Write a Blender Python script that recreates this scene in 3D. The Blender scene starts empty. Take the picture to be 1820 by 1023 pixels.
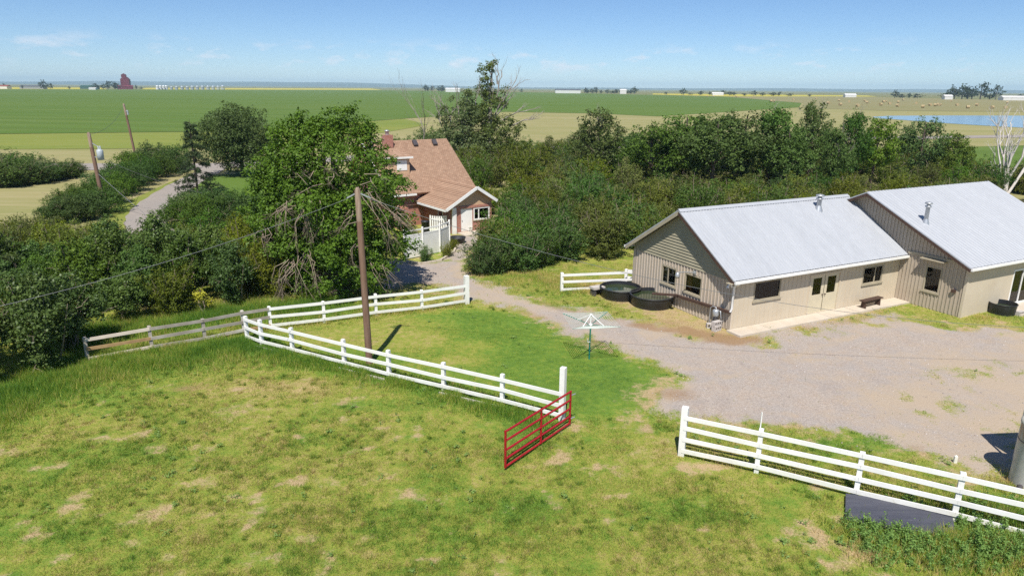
import bpy, math, random
import numpy as np
from mathutils import Vector, Matrix

for _b in (bpy.data.objects, bpy.data.meshes, bpy.data.materials):
    for _o in list(_b):
        _b.remove(_o)
SC = bpy.context.scene
COL = SC.collection
random.seed(7)
RNG = np.random.default_rng(11)

# ------------------------------------------------------------------ camera
CAM_H = 11.5
PITCH = math.radians(16.34)
ROLL = math.radians(0.52)
FPX = 1213.0                      # focal length in pixels of the 1820 px wide photograph
_f = np.array([0, math.cos(PITCH), -math.sin(PITCH)])
_r0 = np.array([1.0, 0, 0])
_u0 = np.cross(_r0, _f)
_r = math.cos(ROLL) * _r0 + math.sin(ROLL) * _u0
_u = -math.sin(ROLL) * _r0 + math.cos(ROLL) * _u0
cam_d = bpy.data.cameras.new('camera')
cam_d.sensor_width = 36.0
cam_d.lens = FPX / 1820 * 36.0
cam_d.clip_start = 0.5
cam_d.clip_end = 60000
cam = bpy.data.objects.new('camera', cam_d)
COL.objects.link(cam)
_m = Matrix(((_r[0], _u[0], -_f[0], 0), (_r[1], _u[1], -_f[1], 0), (_r[2], _u[2], -_f[2], CAM_H), (0, 0, 0, 1)))
cam.matrix_world = _m
SC.camera = cam

# ------------------------------------------------------------------ light
SUN_EL, SUN_AZ = 56.5, 187.6       # degrees; azimuth clockwise from +Y
world = bpy.data.worlds.new('World')
SC.world = world
world.use_nodes = True
nt = world.node_tree
nt.nodes.clear()
w_out = nt.nodes.new('ShaderNodeOutputWorld')
w_bg = nt.nodes.new('ShaderNodeBackground')
w_sky = nt.nodes.new('ShaderNodeTexSky')
w_sky.sky_type = 'NISHITA'
w_sky.sun_disc = False
w_sky.sun_elevation = math.radians(SUN_EL)
w_sky.sun_rotation = math.radians(SUN_AZ)
w_sky.altitude = 1800
w_sky.air_density = 0.95
w_sky.dust_density = 0.05
w_sky.ozone_density = 8.5
w_bg.inputs['Strength'].default_value = 0.089
# small fair-weather clouds in a low band of the sky
tc = nt.nodes.new('ShaderNodeTexCoord')
sep = nt.nodes.new('ShaderNodeSeparateXYZ')
nt.links.new(tc.outputs['Generated'], sep.inputs[0])
mp = nt.nodes.new('ShaderNodeMapping')
mp.inputs['Scale'].default_value = (19, 19, 58)
mp.inputs['Location'].default_value = (3.1, 0.7, 1.4)
nt.links.new(tc.outputs['Generated'], mp.inputs[0])
cn = nt.nodes.new('ShaderNodeTexNoise')
cn.inputs['Scale'].default_value = 1.0
cn.inputs['Detail'].default_value = 7
cn.inputs['Roughness'].default_value = 0.6
nt.links.new(mp.outputs[0], cn.inputs['Vector'])
cr = nt.nodes.new('ShaderNodeMapRange')
cr.inputs['From Min'].default_value = 0.53
cr.inputs['From Max'].default_value = 0.68
nt.links.new(cn.outputs['Fac'], cr.inputs['Value'])
b1 = nt.nodes.new('ShaderNodeMapRange'); b1.interpolation_type = 'SMOOTHSTEP'
b1.inputs['From Min'].default_value = 0.012; b1.inputs['From Max'].default_value = 0.034
b2 = nt.nodes.new('ShaderNodeMapRange'); b2.interpolation_type = 'SMOOTHSTEP'
b2.inputs['From Min'].default_value = 0.068; b2.inputs['From Max'].default_value = 0.034
for b in (b1, b2):
    nt.links.new(sep.outputs['Z'], b.inputs['Value'])
mu = nt.nodes.new('ShaderNodeMath'); mu.operation = 'MULTIPLY'
nt.links.new(b1.outputs[0], mu.inputs[0]); nt.links.new(b2.outputs[0], mu.inputs[1])
mu2 = nt.nodes.new('ShaderNodeMath'); mu2.operation = 'MULTIPLY'
nt.links.new(mu.outputs[0], mu2.inputs[0]); nt.links.new(cr.outputs[0], mu2.inputs[1])
mu3 = nt.nodes.new('ShaderNodeMath'); mu3.operation = 'MULTIPLY'; mu3.inputs[1].default_value = 0.7
nt.links.new(mu2.outputs[0], mu3.inputs[0])
cm = nt.nodes.new('ShaderNodeMix'); cm.data_type = 'RGBA'
cm.inputs['B'].default_value = (7.6, 7.9, 8.6, 1)
nt.links.new(mu3.outputs[0], cm.inputs['Factor'])
nt.links.new(w_sky.outputs[0], cm.inputs['A'])
nt.links.new(cm.outputs['Result'], w_bg.inputs['Color'])
nt.links.new(w_bg.outputs[0], w_out.inputs['Surface'])

sun_d = bpy.data.lights.new('sun', 'SUN')
sun_d.energy = 4.5
sun_d.angle = math.radians(0.53)
sun_d.color = (1.0, 0.955, 0.88)
sun = bpy.data.objects.new('sun', sun_d)
COL.objects.link(sun)
_az, _el = math.radians(SUN_AZ), math.radians(SUN_EL)
_sd = Vector((math.sin(_az) * math.cos(_el), math.cos(_az) * math.cos(_el), math.sin(_el)))
sun.rotation_euler = (-_sd).to_track_quat('-Z', 'Y').to_euler()
sun.location = (0, -20, 40)
VS = SC.view_settings
SC.display_settings.display_device = 'sRGB'
VS.view_transform = 'Standard'
VS.look = 'None'
VS.exposure = 0.36
VS.gamma = 1.0
VS.use_curve_mapping = False
SC.cycles.max_bounces = 6
SC.cycles.diffuse_bounces = 3
SC.cycles.transparent_max_bounces = 12
SC.cycles.use_denoising = False


# ------------------------------------------------------------------ survey helpers
def G(px, py, z=0.0):
    """the point at height z that the photograph shows at pixel (px, py)"""
    d = _f + _r * ((px - 910) / FPX) - _u * ((py - 511.5) / FPX)
    t = (z - CAM_H) / d[2]
    return np.array([0, 0, CAM_H]) + t * d


def at(px, py, Y):
    d = _f + _r * ((px - 910) / FPX) - _u * ((py - 511.5) / FPX)
    return np.array([0, 0, CAM_H]) + d * (Y / d[1])


def height_at(base, py):
    lo, hi = -5.0, 120.0
    for _ in range(50):
        m = (lo + hi) / 2
        w = np.array([base[0], base[1], m - CAM_H])
        y = 511.5 - FPX * (w @ _u) / (w @ _f)
        if y > py:
            lo = m
        else:
            hi = m
    return lo


# ------------------------------------------------------------------ noise and masks
def vnoise(x, y, seed):
    xi = np.floor(x).astype(np.int64); yi = np.floor(y).astype(np.int64)
    fx = x - xi; fy = y - yi
    fx = fx * fx * (3 - 2 * fx); fy = fy * fy * (3 - 2 * fy)

    def h(a, b):
        n = (a * 374761393 + b * 668265263 + seed * 982451653) & 0x7fffffff
        n = ((n ^ (n >> 13)) * 1274126177) & 0x7fffffff
        return ((n ^ (n >> 16)) & 0xffff) / 65535.0
    return (h(xi, yi) * (1 - fx) + h(xi + 1, yi) * fx) * (1 - fy) + (h(xi, yi + 1) * (1 - fx) + h(xi + 1, yi + 1) * fx) * fy


def fbm(x, y, seed, octaves=4, scale=1.0):
    s = np.zeros_like(x, dtype=float); a = 0.5; t = 0.0
    for k in range(octaves):
        s += a * vnoise(x * scale * 2 ** k + 17.3 * k, y * scale * 2 ** k - 9.1 * k, seed + k)
        t += a; a *= 0.5
    return s / t


def sdf(poly, x, y):
    """signed distance to a polygon, negative inside"""
    p = np.array([(q[0], q[1]) for q in poly], float)
    d = np.full(x.shape, 1e18); inside = np.zeros(x.shape, bool)
    for i in range(len(p)):
        a, b = p[i], p[(i + 1) % len(p)]
        e = b - a
        t = np.clip(((x - a[0]) * e[0] + (y - a[1]) * e[1]) / max(e @ e, 1e-9), 0, 1)
        d = np.minimum(d, (x - a[0] - e[0] * t) ** 2 + (y - a[1] - e[1] * t) ** 2)
        c = ((a[1] <= y) & (b[1] > y)) | ((b[1] <= y) & (a[1] > y))
        with np.errstate(divide='ignore', invalid='ignore'):
            xi = a[0] + (y - a[1]) * e[0] / (e[1] if abs(e[1]) > 1e-12 else 1e-12)
        inside ^= c & (x < xi)
    return np.where(inside, -1, 1) * np.sqrt(d)


def line_d(line, x, y):
    p = np.array([(q[0], q[1]) for q in line], float)
    d = np.full(x.shape, 1e18)
    for i in range(len(p) - 1):
        a, b = p[i], p[i + 1]
        e = b - a
        t = np.clip(((x - a[0]) * e[0] + (y - a[1]) * e[1]) / max(e @ e, 1e-9), 0, 1)
        d = np.minimum(d, (x - a[0] - e[0] * t) ** 2 + (y - a[1] - e[1] * t) ** 2)
    return np.sqrt(d)


def pxpoly(*pts):
    return [G(a, b)[:2] for a, b in pts]


# ------------------------------------------------------------------ materials
def new_mat(name):
    m = bpy.data.materials.new(name)
    m.use_nodes = True
    m.node_tree.nodes.clear()
    return m, m.node_tree


def node(nt, kind, **kw):
    n = nt.nodes.new(kind)
    for k, v in kw.items():
        setattr(n, k, v)
    return n


def mixc(nt, fac, a, b, mode='MIX'):
    n = nt.nodes.new('ShaderNodeMix'); n.data_type = 'RGBA'; n.blend_type = mode
    n.clamp_factor = True
    for sock, v in (('Factor', fac), ('A', a), ('B', b)):
        if isinstance(v, (int, float)):
            n.inputs[sock].default_value = v
        elif isinstance(v, tuple):
            n.inputs[sock].default_value = (*v, 1)
        else:
            nt.links.new(v, n.inputs[sock])
    return n.outputs['Result']


def mth(nt, op, a, b=0.0, c=None, clamp=False):
    n = nt.nodes.new('ShaderNodeMath'); n.operation = op; n.use_clamp = clamp
    for i, v in enumerate((a, b, c)):
        if v is None:
            continue
        if isinstance(v, (int, float)):
            n.inputs[i].default_value = v
        else:
            nt.links.new(v, n.inputs[i])
    return n.outputs[0]


def rng_map(nt, v, a, b, c=0.0, d=1.0):
    n = nt.nodes.new('ShaderNodeMapRange')
    n.inputs['From Min'].default_value = a; n.inputs['From Max'].default_value = b
    n.inputs['To Min'].default_value = c; n.inputs['To Max'].default_value = d
    nt.links.new(v, n.inputs['Value'])
    return n.outputs[0]


def noise(nt, scale, detail=4, rough=0.55, vec=None, stretch=None):
    n = nt.nodes.new('ShaderNodeTexNoise')
    n.inputs['Scale'].default_value = scale
    n.inputs['Detail'].default_value = detail
    n.inputs['Roughness'].default_value = rough
    if vec is None:
        vec = nt.nodes.new('ShaderNodeNewGeometry').outputs['Position']
    if stretch:
        mpn = nt.nodes.new('ShaderNodeMapping')
        mpn.inputs['Scale'].default_value = stretch
        nt.links.new(vec, mpn.inputs[0]); vec = mpn.outputs[0]
    nt.links.new(vec, n.inputs['Vector'])
    return n.outputs['Fac']


def attr(nt, name):
    n = nt.nodes.new('ShaderNodeAttribute'); n.attribute_name = name
    return n.outputs['Fac']


def objco(nt):
    return nt.nodes.new('ShaderNodeTexCoord').outputs['Object']


def finish(m, nt, color, rough=0.7, spec=0.3, bump=None, bump_d=0.01, metal=0.0, bump_s=0.6):
    p = nt.nodes.new('ShaderNodeBsdfPrincipled')
    o = nt.nodes.new('ShaderNodeOutputMaterial')
    if isinstance(color, tuple):
        p.inputs['Base Color'].default_value = (*color, 1)
    else:
        nt.links.new(color, p.inputs['Base Color'])
    if isinstance(rough, (int, float)):
        p.inputs['Roughness'].default_value = rough
    else:
        nt.links.new(rough, p.inputs['Roughness'])
    p.inputs['Specular IOR Level'].default_value = spec
    p.inputs['Metallic'].default_value = metal
    if bump is not None:
        b = nt.nodes.new('ShaderNodeBump')
        b.inputs['Distance'].default_value = bump_d
        b.inputs['Strength'].default_value = bump_s
        nt.links.new(bump, b.inputs['Height'])
        nt.links.new(b.outputs[0], p.inputs['Normal'])
    nt.links.new(p.outputs[0], o.inputs['Surface'])
    return m


def plain(name, c, rough=0.6, spec=0.3, var=0.25, scale=3.0, c2=None, metal=0.0, bump_d=0.0025, stretch=None, fine=40.0):
    """paint, wood, metal ...: base colour broken up by large stains and fine grain"""
    m, nt = new_mat(name)
    oc = objco(nt)
    a = noise(nt, scale, 5, 0.6, oc, stretch)
    b = noise(nt, fine, 3, 0.6, oc, stretch)
    c2 = c2 or tuple(x * (1 - var) for x in c)
    col = mixc(nt, rng_map(nt, a, 0.35, 0.7), c, c2)
    col = mixc(nt, rng_map(nt, b, 0.3, 0.75, 0, 0.35), col, tuple(x * 0.7 for x in c2))
    return finish(m, nt, col, rough, spec, b, bump_d, metal)


STRAW, YGREEN, GREEN, LUSH = (0.48, 0.37, 0.165), (0.31, 0.33, 0.058), (0.16, 0.265, 0.034), (0.09, 0.185, 0.027)
SOIL = (0.25, 0.175, 0.105)


def grass_color(nt, green, dry, rnd=None):
    n1 = noise(nt, 0.55, 5, 0.62)
    n2 = noise(nt, 3.2, 4, 0.65)
    n3 = noise(nt, 22.0, 3, 0.6)
    g = mth(nt, 'ADD', green, mth(nt, 'MULTIPLY', mth(nt, 'SUBTRACT', n1, 0.5), 0.36))
    g = mth(nt, 'ADD', g, mth(nt, 'MULTIPLY', mth(nt, 'SUBTRACT', n2, 0.5), 1.15))
    g = mth(nt, 'ADD', g, mth(nt, 'MULTIPLY', mth(nt, 'SUBTRACT', n3, 0.5), 0.7))
    if rnd is not None:
        g = mth(nt, 'ADD', g, mth(nt, 'MULTIPLY', mth(nt, 'SUBTRACT', rnd, 0.5), 0.85))
    r = nt.nodes.new('ShaderNodeValToRGB')
    e = r.color_ramp.elements
    e[0].position = 0.0; e[0].color = (*STRAW, 1)
    e[1].position = 1.0; e[1].color = (*LUSH, 1)
    x = e.new(0.33); x.color = (*YGREEN, 1)
    x = e.new(0.66); x.color = (*GREEN, 1)
    nt.links.new(g, r.inputs['Fac'])
    n5 = noise(nt, 2.1, 7, 0.72)
    d = mth(nt, 'ADD', mth(nt, 'MULTIPLY', dry, 0.62), mth(nt, 'MULTIPLY', mth(nt, 'SUBTRACT', n5, 0.5), 2.1))
    d = mth(nt, 'MULTIPLY', d, rng_map(nt, dry, 0.05, 0.3))
    d = mth(nt, 'ADD', d, mth(nt, 'MULTIPLY', mth(nt, 'SUBTRACT', n3, 0.5), 0.5))
    return mixc(nt, rng_map(nt, d, 0.36, 0.72), r.outputs['Color'], mixc(nt, n3, (0.42, 0.30, 0.155), (0.55, 0.42, 0.245))), n3


def ground_material():
    m, nt = new_mat('ground_cover')
    gcol, n3 = grass_color(nt, attr(nt, 'green'), attr(nt, 'dry'))
    gcol = mixc(nt, rng_map(nt, n3, 0.3, 0.62, 0.3, 0), gcol, (0.07, 0.07, 0.025))
    # gravel: pinkish grey crushed stone with worn tracks of finer dust
    v = nt.nodes.new('ShaderNodeTexVoronoi'); v.inputs['Scale'].default_value = 42
    pos = nt.nodes.new('ShaderNodeNewGeometry').outputs['Position']
    nt.links.new(pos, v.inputs['Vector'])
    g1 = noise(nt, 0.35, 5, 0.6); g2 = noise(nt, 9, 5, 0.75); g3 = noise(nt, 1.6, 5, 0.65)
    grav = mixc(nt, rng_map(nt, g1, 0.38, 0.62), (0.455, 0.38, 0.31), (0.40, 0.355, 0.315))
    grav = mixc(nt, rng_map(nt, g3, 0.45, 0.68, 0, 0.75), grav, (0.45, 0.345, 0.255))
    g4 = noise(nt, 0.9, 6, 0.7, None, (1.0, 0.45, 1))
    grav = mixc(nt, rng_map(nt, g4, 0.52, 0.72, 0, 0.6), grav, (0.33, 0.275, 0.24))
    grav = mixc(nt, rng_map(nt, g2, 0.4, 0.68, 0, 0.6), grav, (0.25, 0.205, 0.18))
    sepc = nt.nodes.new('ShaderNodeSeparateColor'); nt.links.new(v.outputs['Color'], sepc.inputs[0])
    grav = mixc(nt, rng_map(nt, sepc.outputs[0], 0.55, 1.0, 0, 0.5), grav, (0.62, 0.55, 0.50))
    grav = mixc(nt, rng_map(nt, sepc.outputs[1], 0.75, 1.0, 0, 0.45), grav, (0.20, 0.175, 0.16))
    sd_ = mth(nt, 'ADD', attr(nt, 'sand'), mth(nt, 'MULTIPLY', mth(nt, 'SUBTRACT', g3, 0.5), 1.2))
    grav = mixc(nt, rng_map(nt, sd_, 0.25, 0.9, 0, 0.8), grav, mixc(nt, g2, (0.36, 0.275, 0.185), (0.56, 0.455, 0.34)))
    gm = mth(nt, 'ADD', attr(nt, 'gravel'), mth(nt, 'MULTIPLY', mth(nt, 'SUBTRACT', g2, 0.5), 1.5))
    gm = rng_map(nt, gm, 0.34, 0.66)
    col = mixc(nt, gm, gcol, grav)
    soil = mth(nt, 'ADD', attr(nt, 'soil'), mth(nt, 'MULTIPLY', mth(nt, 'SUBTRACT', g2, 0.5), 0.8))
    col = mixc(nt, rng_map(nt, soil, 0.3, 0.8, 0, 0.9), col, mixc(nt, g3, (0.27, 0.16, 0.085), (0.36, 0.24, 0.135)))
    hgt = mth(nt, 'ADD', mth(nt, 'MULTIPLY', n3, 0.6), mth(nt, 'MULTIPLY', g2, 0.5))
    return finish(m, nt, col, 0.9, 0.15, hgt, 0.05, bump_s=0.9)


def blade_material(name, gain=1.0):
    m, nt = new_mat(name)
    col, _ = grass_color(nt, attr(nt, 'green'), attr(nt, 'dry'), attr(nt, 'rnd'))
    if gain != 1.0:
        col = mixc(nt, 1.0, col, (gain, gain, gain), 'MULTIPLY')
    d = nt.nodes.new('ShaderNodeBsdfPrincipled')
    nt.links.new(col, d.inputs['Base Color'])
    d.inputs['Roughness'].default_value = 0.6
    d.inputs['Specular IOR Level'].default_value = 0.25
    t = nt.nodes.new('ShaderNodeBsdfTranslucent')
    nt.links.new(mixc(nt, 1.0, col, (1.15, 1.25, 0.6), 'MULTIPLY'), t.inputs['Color'])
    mx = nt.nodes.new('ShaderNodeMixShader'); mx.inputs[0].default_value = 0.42
    nt.links.new(d.outputs[0], mx.inputs[1]); nt.links.new(t.outputs[0], mx.inputs[2])
    o = nt.nodes.new('ShaderNodeOutputMaterial')
    nt.links.new(mx.outputs[0], o.inputs['Surface'])
    return m


def leaf_material(name, c1, c2, c3, trans=0.3, spec=0.35, rough=0.5):
    """three leaf colours picked leaf by leaf, with a shift from plant to plant"""
    m, nt = new_mat(name)
    t = attr(nt, 'tint')
    oi = nt.nodes.new('ShaderNodeObjectInfo').outputs['Random']
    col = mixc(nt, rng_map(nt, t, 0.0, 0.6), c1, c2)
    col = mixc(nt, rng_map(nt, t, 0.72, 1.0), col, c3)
    hs = nt.nodes.new('ShaderNodeHueSaturation')
    nt.links.new(rng_map(nt, oi, 0, 1, 0.482, 0.513), hs.inputs['Hue'])
    nt.links.new(rng_map(nt, mth(nt, 'FRACT', mth(nt, 'MULTIPLY', oi, 7.31)), 0, 1, 0.78, 1.25), hs.inputs['Value'])
    nt.links.new(rng_map(nt, mth(nt, 'FRACT', mth(nt, 'MULTIPLY', oi, 3.77)), 0, 1, 0.85, 1.1), hs.inputs['Saturation'])
    nt.links.new(col, hs.inputs['Color'])
    col = hs.outputs[0]
    p = nt.nodes.new('ShaderNodeBsdfPrincipled')
    nt.links.new(col, p.inputs['Base Color'])
    p.inputs['Roughness'].default_value = rough
    p.inputs['Specular IOR Level'].default_value = spec
    tr = nt.nodes.new('ShaderNodeBsdfTranslucent')
    nt.links.new(mixc(nt, 1.0, col, (1.3, 1.35, 0.5), 'MULTIPLY'), tr.inputs['Color'])
    mx = nt.nodes.new('ShaderNodeMixShader'); mx.inputs[0].default_value = trans
    nt.links.new(p.outputs[0], mx.inputs[1]); nt.links.new(tr.outputs[0], mx.inputs[2])
    o = nt.nodes.new('ShaderNodeOutputMaterial')
    nt.links.new(mx.outputs[0], o.inputs['Surface'])
    return m


def field_material(name, c1, c2, scale=0.02, c3=None, rows=0.0, rot=0.0, st=(1, 1, 1), amt=0.5):
    m, nt = new_mat(name)
    pos = nt.nodes.new('ShaderNodeNewGeometry').outputs['Position']
    mpn = nt.nodes.new('ShaderNodeMapping')
    mpn.inputs['Rotation'].default_value = (0, 0, rot); mpn.inputs['Scale'].default_value = st
    nt.links.new(pos, mpn.inputs[0])
    a = noise(nt, scale, 6, 0.62, mpn.outputs[0])
    b = noise(nt, scale * 14, 4, 0.6, mpn.outputs[0])
    col = mixc(nt, rng_map(nt, a, 0.32, 0.68), c1, c2)
    if c3:
        col = mixc(nt, rng_map(nt, b, 0.45, 0.75, 0, amt), col, c3)
    if rows:
        w = nt.nodes.new('ShaderNodeTexWave'); w.inputs['Scale'].default_value = rows
        w.inputs['Distortion'].default_value = 1.5; w.inputs['Detail'].default_value = 2
        nt.links.new(mpn.outputs[0], w.inputs['Vector'])
        col = mixc(nt, mth(nt, 'MULTIPLY', w.outputs['Fac'], 0.45), col, tuple(x * 0.72 for x in c2))
    return finish(m, nt, col, 0.95, 0.1, b, 0.15)


def glass_material(name='window_glass'):
    m, nt = new_mat(name)
    t = nt.nodes.new('ShaderNodeBsdfTransparent'); t.inputs['Color'].default_value = (0.62, 0.66, 0.66, 1)
    g = nt.nodes.new('ShaderNodeBsdfGlossy'); g.inputs['Roughness'].default_value = 0.03
    f = nt.nodes.new('ShaderNodeFresnel'); f.inputs['IOR'].default_value = 1.5
    mx = nt.nodes.new('ShaderNodeMixShader')
    nt.links.new(f.outputs[0], mx.inputs[0])
    nt.links.new(t.outputs[0], mx.inputs[1]); nt.links.new(g.outputs[0], mx.inputs[2])
    o = nt.nodes.new('ShaderNodeOutputMaterial'); nt.links.new(mx.outputs[0], o.inputs['Surface'])
    return m


def brick_material(name, c1, c2, mortar, sx, sy, row=0.06, wid=0.2, msize=0.006):
    """courses drawn across the local x/z of the wall"""
    m, nt = new_mat(name)
    oc = objco(nt)
    s = nt.nodes.new('ShaderNodeSeparateXYZ'); nt.links.new(oc, s.inputs[0])
    c = nt.nodes.new('ShaderNodeCombineXYZ')
    nt.links.new(mth(nt, 'ADD', mth(nt, 'MULTIPLY', s.outputs['X'], sx), mth(nt, 'MULTIPLY', s.outputs['Y'], sy)), c.inputs[0])
    nt.links.new(s.outputs['Z'], c.inputs[1])
    b = nt.nodes.new('ShaderNodeTexBrick')
    b.inputs['Color1'].default_value = (*c1, 1); b.inputs['Color2'].default_value = (*c2, 1)
    b.inputs['Mortar'].default_value = (*mortar, 1)
    b.inputs['Scale'].default_value = 1.0
    b.inputs['Brick Width'].default_value = wid; b.inputs['Row Height'].default_value = row
    b.inputs['Mortar Size'].default_value = msize
    nt.links.new(c.outputs[0], b.inputs['Vector'])
    n = noise(nt, 2.0, 5, 0.6, oc)
    col = mixc(nt, rng_map(nt, n, 0.35, 0.7, 0, 0.35), b.outputs['Color'], tuple(x * 0.55 for x in c1))
    return finish(m, nt, col, 0.85, 0.2, b.outputs['Fac'], 0.01)


M = {}
M['ground'] = ground_material()
M['blade'] = blade_material('grass_blades')
M['rank'] = blade_material('rank_grass_blades', 1.35)  # rank grass colour brightened to offset the blades' own shade
_m, _nt = new_mat('white_paint')
_p = _nt.nodes.new('ShaderNodeNewGeometry').outputs['Position']
_a = noise(_nt, 1.1, 5, 0.65, _p); _b = noise(_nt, 9.0, 5, 0.7, _p, (1, 1, 2.5)); _z = node(_nt, 'ShaderNodeSeparateXYZ'); _nt.links.new(_p, _z.inputs[0])
_c = mixc(_nt, rng_map(_nt, _a, 0.4, 0.7), (0.87, 0.86, 0.83), (0.78, 0.76, 0.71))
_c = mixc(_nt, rng_map(_nt, _b, 0.60, 0.74, 0, 0.75), _c, (0.50, 0.45, 0.38))
_low = mth(_nt, 'MULTIPLY', rng_map(_nt, _z.outputs['Z'], 0.45, 0.0), rng_map(_nt, _b, 0.35, 0.65, 0.2, 0.9))
_c = mixc(_nt, mth(_nt, 'MULTIPLY', _low, 0.5), _c, (0.42, 0.40, 0.27))
M['white_paint'] = finish(_m, _nt, _c, 0.55, 0.3, _b, 0.002)
M['grey_wood'] = plain('weathered_wood', (0.47, 0.43, 0.37), 0.85, 0.15, 0.4, 1.2, c2=(0.29, 0.25, 0.205), stretch=(1, 1, 1))
M['worn_white'] = plain('worn_white_paint', (0.72, 0.68, 0.62), 0.7, 0.2, 0.3, 3.5, c2=(0.42, 0.36, 0.29))
M['new_wood'] = plain('bare_board', (0.50, 0.33, 0.16), 0.75, 0.2, 0.3, 2.2, c2=(0.34, 0.21, 0.10))
M['peach_board'] = plain('pale_board', (0.82, 0.70, 0.58), 0.7, 0.2, 0.15, 2.2)
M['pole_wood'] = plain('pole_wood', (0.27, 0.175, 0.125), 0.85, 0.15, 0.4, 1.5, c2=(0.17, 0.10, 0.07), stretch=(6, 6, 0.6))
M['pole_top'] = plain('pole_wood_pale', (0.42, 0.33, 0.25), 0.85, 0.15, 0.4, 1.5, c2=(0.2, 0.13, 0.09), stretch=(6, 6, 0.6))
M['red_metal'] = plain('red_gate_paint', (0.42, 0.012, 0.02), 0.4, 0.5, 0.3, 3)
M['black_plastic'] = plain('black_plastic', (0.018, 0.019, 0.022), 0.45, 0.45, 0.2, 2, c2=(0.035, 0.036, 0.04))
M['galv'] = plain('galvanised_metal', (0.55, 0.57, 0.59), 0.4, 0.5, 0.25, 3, metal=0.5)
M['roof_metal'] = plain('white_roof_metal', (0.455, 0.47, 0.495), 0.42, 0.4, 0.06, 0.9, c2=(0.415, 0.43, 0.455), bump_d=0.0005, stretch=(1.6, 0.22, 0.22), fine=9.0)
M['tan_siding'] = plain('tan_siding', (0.52, 0.445, 0.355), 0.75, 0.2, 0.12, 1.2, c2=(0.46, 0.385, 0.30))
M['tan_front'] = plain('tan_panel', (0.64, 0.555, 0.425), 0.75, 0.2, 0.08, 1.0, c2=(0.59, 0.50, 0.375))
M['batten'] = plain('tan_batten', (0.70, 0.60, 0.50), 0.75, 0.2, 0.12, 1.0)
M['lap'] = plain('olive_lap_siding', (0.40, 0.36, 0.255), 0.75, 0.2, 0.15, 1.2)
M['trim_tan'] = plain('tan_trim', (0.46, 0.40, 0.29), 0.7, 0.2, 0.2, 1.5)
M['brown'] = plain('brown_paint', (0.10, 0.06, 0.045), 0.7, 0.25, 0.3, 3)
M['door_tan'] = plain('door_paint', (0.68, 0.60, 0.43), 0.6, 0.3, 0.1, 2)
M['concrete'] = plain('concrete', (0.62, 0.55, 0.46), 0.9, 0.15, 0.2, 1.3, c2=(0.55, 0.47, 0.37))
M['cinder'] = plain('cinder_block', (0.58, 0.53, 0.49), 0.95, 0.1, 0.2, 5)
M['dark_in'] = plain('interior_shade', (0.02, 0.018, 0.016), 0.9, 0.1)  # near-black colour standing in for the dark inside of the sheds
M['curtain'] = plain('tan_curtain', (0.45, 0.33, 0.16), 0.9, 0.1, 0.3, 6)
M['orange'] = plain('orange_boards', (0.48, 0.20, 0.07), 0.8, 0.15, 0.3, 4)
_m, _nt = new_mat('loose_stone')
M['stones'] = finish(_m, _nt, mixc(_nt, attr(_nt, 'tint'), (0.30, 0.25, 0.225), (0.60, 0.54, 0.50)), 0.9, 0.2)
M['glass'] = glass_material()
M['brick'] = brick_material('red_brick', (0.41, 0.155, 0.11), (0.50, 0.23, 0.17), (0.46, 0.39, 0.34), 1, 1)
M['stucco'] = plain('peach_stucco', (0.66, 0.44, 0.28), 0.9, 0.15, 0.15, 2)
M['shingle'] = brick_material('brown_shingle', (0.385, 0.24, 0.16), (0.50, 0.335, 0.23), (0.27, 0.165, 0.11), 1, 0.0, row=0.10, wid=0.22, msize=0.012)
M['vent_dark'] = plain('roof_vent_metal', (0.09, 0.08, 0.085), 0.5, 0.4)
M['bark'] = plain('bark', (0.155, 0.125, 0.10), 0.95, 0.1, 0.45, 3, c2=(0.08, 0.062, 0.05))
M['pale_bark'] = plain('pale_bark', (0.44, 0.40, 0.35), 0.9, 0.15, 0.4, 2, c2=(0.26, 0.22, 0.19))
M['dead_twig'] = plain('dead_twig', (0.36, 0.285, 0.215), 0.9, 0.1, 0.35, 3)
M['white_bark'] = plain('white_bark', (0.70, 0.66, 0.61), 0.9, 0.15, 0.2, 2, c2=(0.54, 0.49, 0.44))
M['green_metal'] = plain('green_pole_paint', (0.02, 0.22, 0.16), 0.4, 0.4, 0.2, 3)
M['line'] = plain('line_cord', (0.62, 0.68, 0.62), 0.6, 0.3)
M['wire'] = plain('wire_black', (0.10, 0.10, 0.10), 0.5, 0.4)
M['wire_pale'] = plain('wire_pale', (0.20, 0.21, 0.21), 0.45, 0.5)
M['board_dark'] = plain('dark_blue_board', (0.055, 0.058, 0.078), 0.6, 0.4, 0.3, 1.2, c2=(0.09, 0.092, 0.115), stretch=(0.6, 4, 1))
M['transformer'] = plain('transformer_paint', (0.50, 0.55, 0.58), 0.4, 0.5, 0.15, 2)
M['hay'] = plain('hay', (0.52, 0.40, 0.22), 0.95, 0.1, 0.3, 2)
M['elevator'] = plain('maroon_boards', (0.17, 0.03, 0.045), 0.8, 0.2, 0.25, 0.2)
M['bin_metal'] = plain('bin_steel', (0.55, 0.60, 0.66), 0.4, 0.5, 0.2, 0.3, metal=0.2)
M['bin_white'] = plain('bin_white', (0.82, 0.83, 0.84), 0.5, 0.3, 0.05, 0.3)
M['far_wall'] = plain('far_wall', (0.72, 0.71, 0.68), 0.8, 0.2, 0.1, 0.3)
M['far_roof'] = plain('far_roof', (0.12, 0.13, 0.15), 0.8, 0.2, 0.2, 0.3)
M['far_redroof'] = plain('far_red_roof', (0.30, 0.09, 0.07), 0.8, 0.2, 0.2, 0.3)
M['far_greenroof'] = plain('far_green_roof', (0.05, 0.12, 0.11), 0.8, 0.2, 0.2, 0.3)
M['leaf_maple'] = leaf_material('leaf_maple', (0.075, 0.127, 0.021), (0.115, 0.187, 0.029), (0.209, 0.278, 0.062), 0.22, 0.2)
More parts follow.
